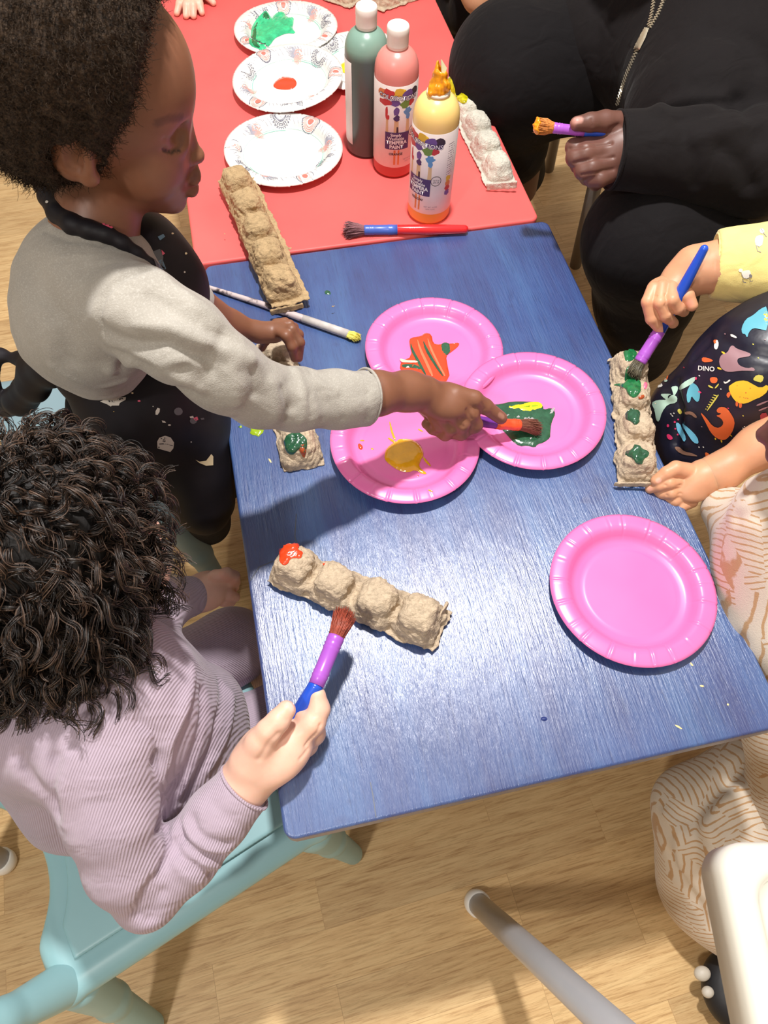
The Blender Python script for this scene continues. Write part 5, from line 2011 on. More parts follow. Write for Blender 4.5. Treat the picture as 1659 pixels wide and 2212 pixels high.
gh.ell(Q(585, 1628, .688), (.0265, .030, .019), np.array(Matrix.Rotation(math.radians(40), 3, 'Z')), .014)
gh.ell(Q(622, 1604, .692), (.023, .024, .017), np.array(Matrix.Rotation(math.radians(40), 3, 'Z')), .012)
gh.chain([n(535, 1648, .676, 34), n(562, 1604, .668, 31)], .012)
for nodes in (
    [n(560, 1605, .668, 30), n(580, 1580, .664, 27), n(600, 1558, .664, 24.5), n(618, 1534, .667, 21)],                              # thumb
    [n(648, 1588, .690, 30), n(676, 1562, .688, 26), n(690, 1532, .690, 22), n(686, 1502, .690, 18)],                              # index
    [n(650, 1604, .700, 29), n(676, 1584, .706, 26), n(676, 1560, .702, 23), n(656, 1548, .694, 19)],
    [n(642, 1622, .706, 27), n(662, 1608, .716, 24), n(655, 1582, .714, 21), n(636, 1568, .704, 17)],
    [n(625, 1640, .710, 24), n(640, 1632, .722, 21), n(630, 1606, .720, 18), n(615, 1590, .710, 15)],
):
    finger(gh, nodes, .004)
Vg3 = gh.raw(.0014)
gl = SDF(.008)
gl.chain([n(300, 1330, .80, 55), n(400, 1292, .86, 38), n(430, 1282, .872, 37)], .01)
gl.ell(Q(450, 1274, .878), (.023, .024, .015), None, .012)
for nodes in (
    [n(462, 1256, .876, 15), n(490, 1240, .872, 14), n(506, 1245, .880, 12), n(510, 1258, .892, 10)],
    [n(468, 1266, .878, 15), n(495, 1256, .884, 13), n(506, 1268, .900, 11)],
    [n(466, 1282, .880, 15), n(492, 1284, .882, 13), n(508, 1290, .890, 11)],
    [n(460, 1292, .882, 14), n(484, 1298, .888, 12), n(500, 1300, .896, 10)],
    [n(445, 1258, .875, 15), n(466, 1244, .868, 13), n(480, 1240, .866, 11)],
):
    finger(gl, nodes)
Vg4 = gl.raw(.0016)
girlb = skinobj([Vg, Vg2, Vg3, Vg4], M['skin_light'], girl)
strokes(girlb, [([(604, 1545), (612, 1553), (620, 1556)], .0012, .0006), ([(660, 1612), (678, 1590), (692, 1566)], .0016, .0016), ([(648, 1640), (665, 1618)], .0016, .001),
                ([(560, 1640), (585, 1600), (600, 1586)], .003, .0012), ([(623, 1512), (634, 1520), (637, 1534)], .001, .0004), ([(672, 1548), (684, 1545)], .0012, .0005)])
paint(girlb, [([(624, 1522), (630, 1530)], .0042, (250, 206, 196), .7), ([(560, 1600), (620, 1530)], .006, (240, 180, 150), .3), ([(650, 1600), (690, 1560)], .006, (240, 182, 150), .25),
              ([(300, 1160), (330, 1200)], .02, (232, 150, 130), .4), ([(480, 1240), (510, 1262)], .006, (232, 160, 130), .3)])
# sweater
sw = SDF(.018)
sw.cone(n(195, 1430, .67, 105), n(225, 1500, .69, 165), .03)
sw.cone(n(90, 1560, .68, 120), n(230, 1500, .69, 150), .03)
sw.cone(n(230, 1520, .70, 165), n(330, 1640, .78, 170), .04)
sw.cone(n(300, 1560, .74, 150), n(400, 1560, .82, 135), .04)
sw.cone(n(330, 1640, .80, 150), n(350, 1730, .87, 135), .04)
sw.cone(n(250, 1460, .70, 120), n(330, 1460, .78, 88), .03)
sw.cone(n(60, 1600, .69, 110), n(170, 1720, .76, 120), .03)
sw.cone(n(150, 1590, .665, 118), n(205, 1655, .655, 112), .03)
sw.chain([n(205, 1655, .655, 108), n(240, 1760, .655, 96), n(275, 1860, .668, 86), n(315, 1930, .685, 74)], .015)
sw.chain([n(315, 1930, .685, 70), n(400, 1850, .69, 72), n(470, 1765, .69, 70), n(534, 1694, .69, 63)], .008)
sw.chain([n(330, 1460, .78, 80), n(300, 1370, .79, 66), n(340, 1310, .82, 56), n(405, 1290, .86, 46)], .02)
sw.cut(Q(528, 1700, .69), Q(528, 1700, .69) - Q(470, 1765, .69))
sweater = clothobj(sw, 'sweater', M['lavender'], girl, .0028, lambda P: .0013 * sn(P, 70, 31))
strokes(sweater, [(p, max(w, .0048), q * 1.05) for p, w, q in [
    ([(345, 1790), (380, 1700), (430, 1600), (440, 1500)], .008, .005), ([(352, 1760), (350, 1680), (365, 1600), (400, 1520), (410, 1440)], .007, -.005),
    ([(400, 1720), (440, 1650), (470, 1560), (480, 1480)], .007, .004), ([(380, 1740), (410, 1660), (440, 1570)], .006, -.003), ([(450, 1660), (490, 1580), (500, 1500)], .006, -.003),
    ([(340, 1640), (352, 1720), (350, 1780)], .006, .008), ([(300, 1560), (335, 1580), (345, 1640)], .004, .003),
    ([(300, 1985), (320, 1930), (360, 1860), (385, 1810)], .004, .005), ([(320, 1990), (328, 1945), (336, 1925)], .003, .004), ([(335, 1985), (340, 1950), (350, 1930)], .003, .003), ([(290, 1975), (310, 1930), (330, 1900)], .003, .003),
    ([(360, 1790), (375, 1830), (420, 1870), (460, 1890)], .005, .004), ([(385, 1780), (400, 1820), (450, 1850), (480, 1850)], .005, .004), ([(415, 1770), (425, 1800), (460, 1820), (495, 1825)], .005, .0035),
    ([(372, 1785), (388, 1825), (430, 1860), (470, 1872)], .004, -.003), ([(400, 1775), (412, 1810), (455, 1836), (488, 1838)], .004, -.003), ([(345, 1800), (362, 1845), (400, 1890), (430, 1905)], .004, -.002),
    ([(495, 1668), (530, 1700), (572, 1718)], .003, -.0012), ([(455, 1735), (500, 1775), (535, 1795)], .002, .0015),
    ([(40, 1640), (80, 1700), (110, 1740)], .008, .004), ([(120, 1640), (110, 1700), (120, 1760)], .006, .004), ([(150, 1640), (130, 1690), (140, 1780)], .007, -.002)]])
tr = SDF(.02)
tr.cone(n(330, 1700, .89, 120), n(640, 1545, .935, 82), .03)
tr.cone(n(640, 1545, .935, 80), n(680, 1600, 1.1, 60), .02)
tr.cone(n(310, 1500, .89, 100), n(500, 1395, .95, 78), .02)
tr.cone(n(500, 1395, .95, 76), n(560, 1440, 1.12, 56), .02)
trs = clothobj(tr, 'trousers', M['lavender2'], girl, .0035, lambda P: .001 * sn(P, 80, 33))
# curly hair: a dark mass and a few thousand ringlets
N = NT('dark_brown_curls')
v = N.coord()
oi = N.nd('ShaderNodeNewGeometry')
N.set('Base Color', N.ramp(oi.outputs['Random Per Island'], [(.0, srgb(14, 10, 9)), (.55, srgb(36, 26, 21)), (1, srgb(96, 74, 60))])).set('Roughness', .42).set('Specular IOR Level', .6)
M['curl'] = N.m
M['curlbase'] = simple('dark_hair_mass', srgb(18, 13, 11), .7, .3, 100, .5, 300)
gm = SDF(.02)
gm.ell(Q(110, 1170, .62), (.078, .076, .084), None)
gm.ell(Q(60, 1330, .63), (.060, .058, .06), None, .03)
gm.ell(Q(175, 1380, .645), (.038, .045, .045), None, .03)
gm.ell(Q(335, 1150, .68), (.030, .052, .055), None, .01, True)
gmass = clothobj(gm, 'hair', M['curlbase'], girl, .003, lambda P: .003 * sn(P, 120, 41))


def ringlets():
    g_ = np.random.default_rng(11)
    V = geo(gmass).astype(float)
    me = gmass.data
    Nn = np.zeros(len(V) * 3, np.float32)
    me.vertices.foreach_get('normal', Nn)
    Nn = Nn.reshape(-1, 3).astype(float)
    c = Q(140, 1200, .62)
    ok = (V[:, 2] > c[2] - .075)
    idx = np.nonzero(ok)[0]
    m = 1500
    sel = g_.choice(idx, m, replace=False)
    P, n0 = V[sel], Nn[sel]
    L = g_.uniform(.030, .060, m)
    # ringlets run out, then hang down away from the crown
    out = P - c
    out[:, 2] *= .2
    out /= np.linalg.norm(out, axis=1)[:, None] + 1e-9
    d1 = n0 * .55 + g_.normal(size=(m, 3)) * .35
    d2 = out * .20 + np.array([0, 0, -1.0]) + g_.normal(size=(m, 3)) * .3
    face = Q(335, 1160, .68) - c                        # keep the face side thinner
    fd = face / np.linalg.norm(face)
    infront = (n0 @ fd) > .72
    L[infront] *= .45
    st = 26
    rad = g_.uniform(.0045, .0085, m)
    turns = L / g_.uniform(.028, .045, m)
    ph_ = g_.uniform(0, 6.28, m)
    strands = []
    for j in range(9):
        off = g_.normal(size=(m, 3)) * .0009
        path = np.zeros((m, st, 3))
        pos = P - n0 * .003 + off
        for i in range(st):
            t = i / (st - 1)
            d = d1 * (1 - t) ** 1.2 + d2 * t
            d /= np.linalg.norm(d, axis=1)[:, None]
            pos = pos + d * (L / st)[:, None]
            u = np.cross(d, [.3, .9, .2])
            u /= np.linalg.norm(u, axis=1)[:, None]
            w = np.cross(d, u)
            a = ph_ + t * turns * 6.283 + j * .04
            r_ = rad * min(1, t * 3) * (1 - .25 * t)
            path[:, i] = pos + (u * np.cos(a)[:, None] + w * np.sin(a)[:, None]) * r_[:, None] + off * t * 1.2
        strands.append(path)
    return tubes(np.concatenate(strands), lambda t: .00052 * (1 - .45 * t), 'ringlets', M['curl'], gmass)


ringlets()

# ------------------------------------------------------------------ person in black (upper right)
adult = person('person', 'person in a black zipped hoodie and black trousers holding an orange-tipped brush', 'person', (.95, 1.05, 0))
a = SDF(.02)
a.cone(n(1570, 300, 1.14, 100), n(1570, 60, 1.22, 130), .04)
a.cone(n(1570, 60, 1.22, 130), n(1500, -120, 1.12, 90), .04)
a.cone(n(1500, -120, 1.10, 70), n(1480, -220, 1.02, 62), .02)
ad_P, ad_R = head(a, Q(1470, -340, .96), .098, (-.75, -.45, -.45))
a.cone(n(1430, -20, 1.10, 60), n(1425, 10, 1.11, 50), .03)
a.cone(n(1560, 330, 1.15, 120), n(1390, 500, 1.07, 100), .03)
a.cone(n(1390, 500, 1.07, 95), n(1380, 760, 1.38, 60), .03)
a.cone(n(1400, 150, 1.28, 110), n(1110, 170, 1.24, 90), .03)
a.cone(n(1110, 170, 1.24, 90), n(1110, 400, 1.55, 50), .03)
a.chain([n(1660, 60, 1.10, 60), n(1740, 320, 1.02, 56), n(1560, 335, .99, 54), n(1400, 325, .977, 50), n(1350, 325, .976, 46)], .02)
Va = a.raw(.004)
ah = SDF(.008)
ah.chain([n(1420, 322, .98, 52), n(1360, 322, .977, 56), n(1335, 326, .975, 58)], .012)
ah.ell(Q(1304, 342, .978), (.029, .030, .029), None, .010)
for nodes in (
    [n(1340, 268, .955, 26), n(1306, 262, .944, 22), n(1275, 264, .938, 19), n(1246, 267, .935, 15)],     # thumb
    [n(1320, 312, .968, 22), n(1268, 316, .960, 19), n(1240, 318, .961, 18), n(1240, 330, .975, 16), n(1270, 336, .98, 15)],
    [n(1312, 325, .962, 24), n(1265, 332, .955, 22), n(1243, 340, .960, 20), n(1250, 356, .976, 17), n(1280, 360, .98, 14)],
    [n(1314, 352, .964, 23), n(1278, 362, .958, 21), n(1260, 368, .962, 19), n(1268, 384, .978, 16)],
    [n(1316, 376, .968, 20), n(1296, 386, .964, 18), n(1280, 388, .968, 16), n(1286, 398, .98, 14)],
):
    finger(ah, nodes, .0035)
Va2 = ah.raw(.0016)
adb = skinobj([Va, Va2], M['skin_deep'], adult)
strokes(adb, [([(1230, 322), (1260, 318), (1320, 310)], .002, .0018), ([(1240, 352), (1270, 346), (1325, 340)], .002, .0018), ([(1256, 378), (1280, 374), (1325, 366)], .002, .0016), ([(1278, 258), (1280, 272)], .0015, .0008), ([(1336, 270), (1318, 278)], .003, .002)])
paint(adb, [([(1242, 260), (1252, 258)], .0062, (196, 146, 134), .8), ([(1232, 262), (1236, 272)], .006, (170, 110, 94), .5)])
hd = SDF(.03)
hd.cone(n(1520, 250, 1.08, 170), n(1560, 40, 1.17, 240), .04)
hd.cone(n(1560, 40, 1.17, 235), n(1540, -110, 1.12, 170), .04)
hd.cone(n(1300, 90, 1.22, 130), n(1480, 60, 1.18, 200), .04)
hd.cone(n(1560, 300, 1.08, 110), n(1640, 380, 1.08, 90), .04)
hd.chain([n(1660, 60, 1.04, 130), n(1760, 330, .985, 110), n(1640, 350, .985, 106), n(1520, 335, .98, 92), n(1420, 328, .978, 84)], .02)
hd.cone(n(1420, 328, .978, 82), n(1315, 325, .974, 77), .004)
hd.cut(Q(1326, 325, .974), Q(1343, 325, .975) - Q(1420, 328, .978), .13, .06)
hd.cone(n(1470, -60, 1.06, 60), n(1424, 20, 1.10, 26), .02, True)
hoodie = clothobj(hd, 'hoodie', M['black_cotton'], adult, .004, lambda P: .003 * sn(P, 40, 51))
strokes(hoodie, [(p, w * 1.15, q * .9) for p, w, q in [([(1420, 240), (1440, 225), (1480, 215), (1560, 210)], .008, -.006), ([(1470, 260), (1540, 240), (1600, 225)], .009, .006), ([(1500, 300), (1560, 280), (1640, 265)], .009, -.005),
                 ([(1560, 320), (1600, 350), (1620, 400)], .009, .006), ([(1480, 290), (1500, 340), (1500, 400)], .008, .004), ([(1590, 215), (1620, 260), (1640, 300)], .01, .005),
                 ([(1350, 240), (1352, 320), (1345, 400)], .004, -.001), ([(1408, 245), (1410, 320), (1405, 410)], .003, .0016),
                 ([(1300, 40), (1320, 80), (1360, 105), (1440, 130)], .002, .0018), ([(1530, 60), (1600, 80), (1650, 130)], .012, .006), ([(1180, 120), (1250, 150), (1280, 230)], .014, .006)]])
tr = SDF(.03)
tr.cone(n(1400, 130, 1.30, 150), n(1105, 150, 1.24, 128), .04)
tr.cone(n(1105, 160, 1.24, 124), n(1090, 300, 1.42, 88), .04)
tr.cone(n(1090, 300, 1.42, 88), n(1112, 372, 1.56, 62), .03)
tr.cone(n(1600, 320, 1.20, 160), n(1400, 520, 1.075, 128), .04)
tr.cone(n(1400, 520, 1.075, 126), n(1392, 640, 1.2, 104), .04)
tr.cone(n(1392, 640, 1.2, 100), n(1372, 760, 1.40, 74), .03)
tr.cone(n(1600, 560, 1.05, 70), n(1420, 520, 1.07, 110), .03)
hair_cap('hair', ad_P, ad_R, .098, M['coil'], adult, .003)
ptr = clothobj(tr, 'trousers', M['black_trouser'], adult, .004, lambda P: .0025 * sn(P, 35, 52))
for q in ((1112, 395, 1.60), (1372, 775, 1.43)):
    s = SDF(.01)
    c = Q(*q)
    c[2] = .03
    s.ell(c + [-.03, -.03, 0], (.10, .05, .032), np.array(Matrix.Rotation(.8, 3, 'Z')), .01)
    s.out('shoe', flatc('black_shoe', (22, 22, 26)), adult, .004, clip=((-9, -9, .001), (9, 9, 9)))
# zip: two rows of teeth and a metal pull
zm = simple('zip_metal', srgb(214, 204, 180), .3, .05, 200, metal=.7)
zt_ = MB()
def zipline(pts, w):
    tot = []
    for a_, b_ in zip(pts[:-1], pts[1:]):
        a_, b_ = np.array(a_, float), np.array(b_, float)
        m = max(1, int(np.linalg.norm(b_ - a_) / 3.1))
        tot += [a_ + (b_ - a_) * i / m for i in range(m)]
    for i, p in enumerate(tot[:-1]):
        d = tot[i + 1] - p
        d /= np.linalg.norm(d)
        nn_ = np.array([-d[1], d[0]])
        c0 = p + nn_ * (1.6 if i % 2 else -1.6) * w
        q = hit(hoodie, *c0)
        if q is None:
            continue
        pt, nr, _ = q
        e1 = hit(hoodie, *(c0 + d * 2))
        if e1 is None:
            continue
        dx = e1[0] - pt
        if np.linalg.norm(dx) > .02:
            continue
        dx /= np.linalg.norm(dx)
        dy = np.cross(nr, dx)
        R_ = np.stack([dx, dy, nr], 1)
        hs = np.array([.00085, .0021 * w, .0009])
        c_ = pt + nr * .0008
        vs = [c_ + R_ @ (hs * np.array(s_)) for s_ in ((-1, -1, -1), (1, -1, -1), (1, 1, -1), (-1, 1, -1), (-1, -1, 1), (1, -1, 1), (1, 1, 1), (-1, 1, 1))]
        zt_.add(vs, [(3, 2, 1, 0), (4, 5, 6, 7), (0, 1, 5, 4), (1, 2, 6, 5), (2, 3, 7, 6), (3, 0, 4, 7)])


zipline([(1399, 62), (1385, 90), (1372, 118), (1352, 165), (1340, 205), (1332, 232)], 1.0)
zipline([(1413, 0), (1408, 32), (1400, 62)], .8)
zipline([(1434, 0), (1422, 30), (1402, 64)], .8)
zo = zt_.out('zip_teeth', zm, hoodie, smooth=False, kind='stuff')
pl_ = decals('zip_pull', hoodie, [([(1395, 60), (1404, 62), (1396, 84), (1384, 108), (1371, 106), (1380, 86), (1388, 72)], 0), ([(1383, 84), (1390, 87), (1382, 103), (1376, 101)], 1)],
             [zm, flatc('pull_slot', (60, 54, 46))], hoodie, 2.5, lift=.002, thick=.0018, edge=3)
# another person's arm behind the knee at the top edge
other = person('person', 'bare arm and black sleeve at the top edge beside the knee in black', 'person', Q(1010, -60, 1.5))
s = SDF(.02)
s.chain([n(900, -260, 1.5, 60), n(985, -110, 1.52, 42), n(1028, -20, 1.50, 30), n(1032, 0, 1.50, 28)], .02)
ob_ = skinobj([s.raw(.004)], M['skin_tan'], other)
s = SDF(.02)
s.chain([n(960, -120, 1.6, 60), n(985, 20, 1.62, 34), n(985, 70, 1.66, 24)], .02)
s.ell(Q(1000, 20, 1.58), (.03, .03, .05), None, .02)
clothobj(s, 'sleeve', M['black_cotton'], other, .004, lambda P: .003 * sn(P, 90, 60))

# ------------------------------------------------------------------ child in yellow with the dinosaur apron (right edge)
tod = person('person', 'child in a yellow shirt and dinosaur apron painting an egg carton at the right edge', 'person', (.80, .45, 0))
t_ = SDF(.012)
t_.chain([n(1800, 560, .86, 80), n(1640, 575, .885, 60), n(1560, 575, .888, 52), n(1502, 583, .900, 48), n(1470, 608, .906, 38), n(1450, 628, .902, 34)], .012)
t_.cone(n(1850, 600, .87, 80), n(1870, 850, .96, 110), .04)
t_.cone(n(1860, 600, .86, 52), n(1875, 480, .79, 46), .03)
tp_P, tp_R = head(t_, Q(1880, 400, .74), .070, (-.95, -.15, -.35))
t_.chain([n(1850, 720, .86, 66), n(1760, 900, .84, 66), n(1640, 965, .855, 44), n(1560, 1018, .868, 37), n(1520, 1030, .872, 36)], .015)
t_.cone(n(1850, 900, .98, 110), n(1600, 900, 1.02, 70), .03)
t_.cone(n(1600, 900, 1.02, 60), n(1600, 930, 1.25, 42), .03)
Vt1 = t_.raw(.003)
th_ = SDF(.006)
th_.chain([n(1470, 610, .906, 38), n(1450, 628, .902, 34)], .01)
th_.ell(Q(1434, 632, .900), (.021, .022, .013), None, .008)
for nodes in (
    [n(1412, 624, .894, 15.5), n(1400, 652, .892, 14.5), n(1408, 688, .900, 13.5), n(1427, 712, .912, 11.5)],
    [n(1430, 620, .890, 15.5), n(1426, 654, .884, 14.5), n(1436, 680, .892, 13.5), n(1454, 698, .908, 11.5)],
    [n(1450, 622, .888, 15), n(1452, 648, .880, 14), n(1464, 666, .888, 13), n(1477, 673, .902, 11.5)],
    [n(1464, 628, .894, 13), n(1472, 646, .892, 12), n(1482, 660, .902, 10.5)],
    [n(1466, 622, .896, 17), n(1484, 638, .884, 15.5), n(1495, 660, .886, 12.5)],
):
    finger(th_, nodes, .0016)
Vt2 = th_.raw(.0012)
tl_ = SDF(.006)
tl_.chain([n(1560, 1018, .868, 37), n(1520, 1032, .872, 36), n(1500, 1042, .873, 34)], .01)
tl_.ell(Q(1488, 1050, .875), (.022, .022, .013), None, .008)
for nodes in (
    [n(1490, 1020, .868, 20), n(1460, 1012, .862, 17), n(1440, 1022, .862, 15), n(1418, 1038, .866, 12.5)],       # thumb on top
    [n(1476, 1040, .872, 15), n(1446, 1044, .864, 14), n(1424, 1050, .868, 12), n(1404, 1056, .876, 10.5)],
    [n(1478, 1058, .874, 14.5), n(1450, 1066, .868, 13.5), n(1430, 1066, .874, 12), n(1412, 1064, .884, 10)],
    [n(1482, 1074, .876, 14), n(1458, 1082, .872, 13), n(1440, 1080, .878, 11.5), n(1430, 1074, .886, 10)],
    [n(1494, 1084, .876, 13.5), n(1472, 1094, .874, 12.5), n(1462, 1092, .880, 11), n(1458, 1086, .888, 10)],
):
    finger(tl_, nodes, .0016)
Vt3 = tl_.raw(.0012)
todb = skinobj([Vt1, Vt2, Vt3], M['skin_tan'], tod)
strokes(todb, [([(1418, 640), (1416, 670), (1425, 690)], .0014, .0012), ([(1437, 636), (1436, 660), (1446, 676)], .0014, .0012), ([(1436, 1048), (1470, 1048)], .0014, .001), ([(1440, 1070), (1470, 1066)], .0014, .001),
               ([(1553, 520), (1546, 570), (1548, 620)], .003, .0015)])
paint(todb, [([(1428, 712)], .005, (240, 176, 160), .5), ([(1490, 655)], .007, (238, 160, 140), .5), ([(1452, 698)], .005, (236, 170, 150), .4), ([(1423, 1038)], .0042, (246, 190, 176), .6), ([(1404, 1056)], .0042, (240, 176, 160), .5)])
s = SDF(.02)
s.chain([n(1840, 570, .86, 110), n(1700, 570, .875, 84), n(1626, 570, .885, 72), n(1574, 570, .893, 64), n(1540, 570, .896, 62)], .02)
s.cone(n(1840, 560, .87, 130), n(1860, 850, .96, 170), .04)
s.cut(Q(1543, 570, .895), Q(1560, 570, .893) - Q(1626, 570, .885), .12, .06)
hair_cap('hair', tp_P, tp_R, .070, simple('brown_toddler_hair', srgb(74, 52, 38), .6, .3, 200, .5, 300), tod)
ysh = clothobj(s, 'shirt', M['yellow_jersey'], tod, .0028, lambda P: .0012 * sn(P, 70, 71))
inkm = flatc('sheep_ink', (132, 128, 130))
shp = flatc('sheep_white', (238, 236, 222))
decals('shirt_print', ysh, [
    (blobpoly(1640, 520, 9, 13, 12, .15, 1, .3), 0), (blobpoly(1646, 500, 5, 6, 8, .1, 2), 0), (thickline([(1644, 494), (1650, 505), (1656, 512)], 1.6), 1), (thickline([(1634, 530), (1636, 542), (1644, 545)], 1.6), 1), (thickline([(1634, 512), (1632, 525), (1640, 534)], 1.4), 1),
    (blobpoly(1612, 592, 11, 9, 12, .15, 3), 0), (blobpoly(1600, 584, 5, 4, 8, .1, 4), 0), (thickline([(1604, 602), (1606, 609), (1612, 610)], 1.6), 1), (thickline([(1619, 602), (1622, 608), (1626, 606)], 1.6), 1), (thickline([(1602, 592), (1606, 600), (1618, 602)], 1.4), 1), (blobpoly(1621, 596, 4, 4, 8, .1), 1)], [shp, inkm], ysh, 3, lift=.0006)
s = SDF(.03)
s.chain([n(1790, 700, .87, 150), n(1650, 790, .885, 118), n(1560, 860, .925, 96), n(1498, 880, .955, 76)], .04)
s.chain([n(1650, 820, .91, 120), n(1600, 910, .94, 84), n(1500, 960, .965, 68), n(1460, 910, .98, 48)], .04)
s.cone(n(1760, 850, .90, 150), n(1640, 880, .93, 80), .04)
dap = clothobj(s, 'apron', M['navy_apron'], tod, .003, lambda P: .002 * sn(P, 60, 72))
strokes(dap, [([(1460, 830), (1470, 880), (1460, 960)], .006, .005), ([(1480, 830), (1490, 880), (1482, 960)], .007, -.004), ([(1410, 850), (1440, 870), (1465, 870)], .006, .003), ([(1560, 730), (1600, 760), (1659, 770)], .008, .003), ([(1440, 760), (1500, 770), (1530, 740)], .006, .004)])
kd = lambda *p: c8(p, 1200, 500, 3.16)
dm_ = [flatc('dino_mauve', (160, 124, 130)), flatc('dino_yellow', (238, 196, 50)), flatc('dino_orange', (222, 104, 52)), flatc('dino_teal', (92, 170, 190)), flatc('dino_mint', (176, 206, 190)),
       flatc('dino_pink', (216, 52, 104)), flatc('dino_white', (228, 226, 220)), flatc('dino_brown', (134, 100, 84)), flatc('dino_skyblue', (110, 190, 224)), flatc('dino_crimson', (160, 50, 66)), flatc('dino_olive', (206, 196, 84))]
zig = lambda pts, amp: [(x, y + (amp if i % 2 else 0)) for i, (x, y) in enumerate(pts)]
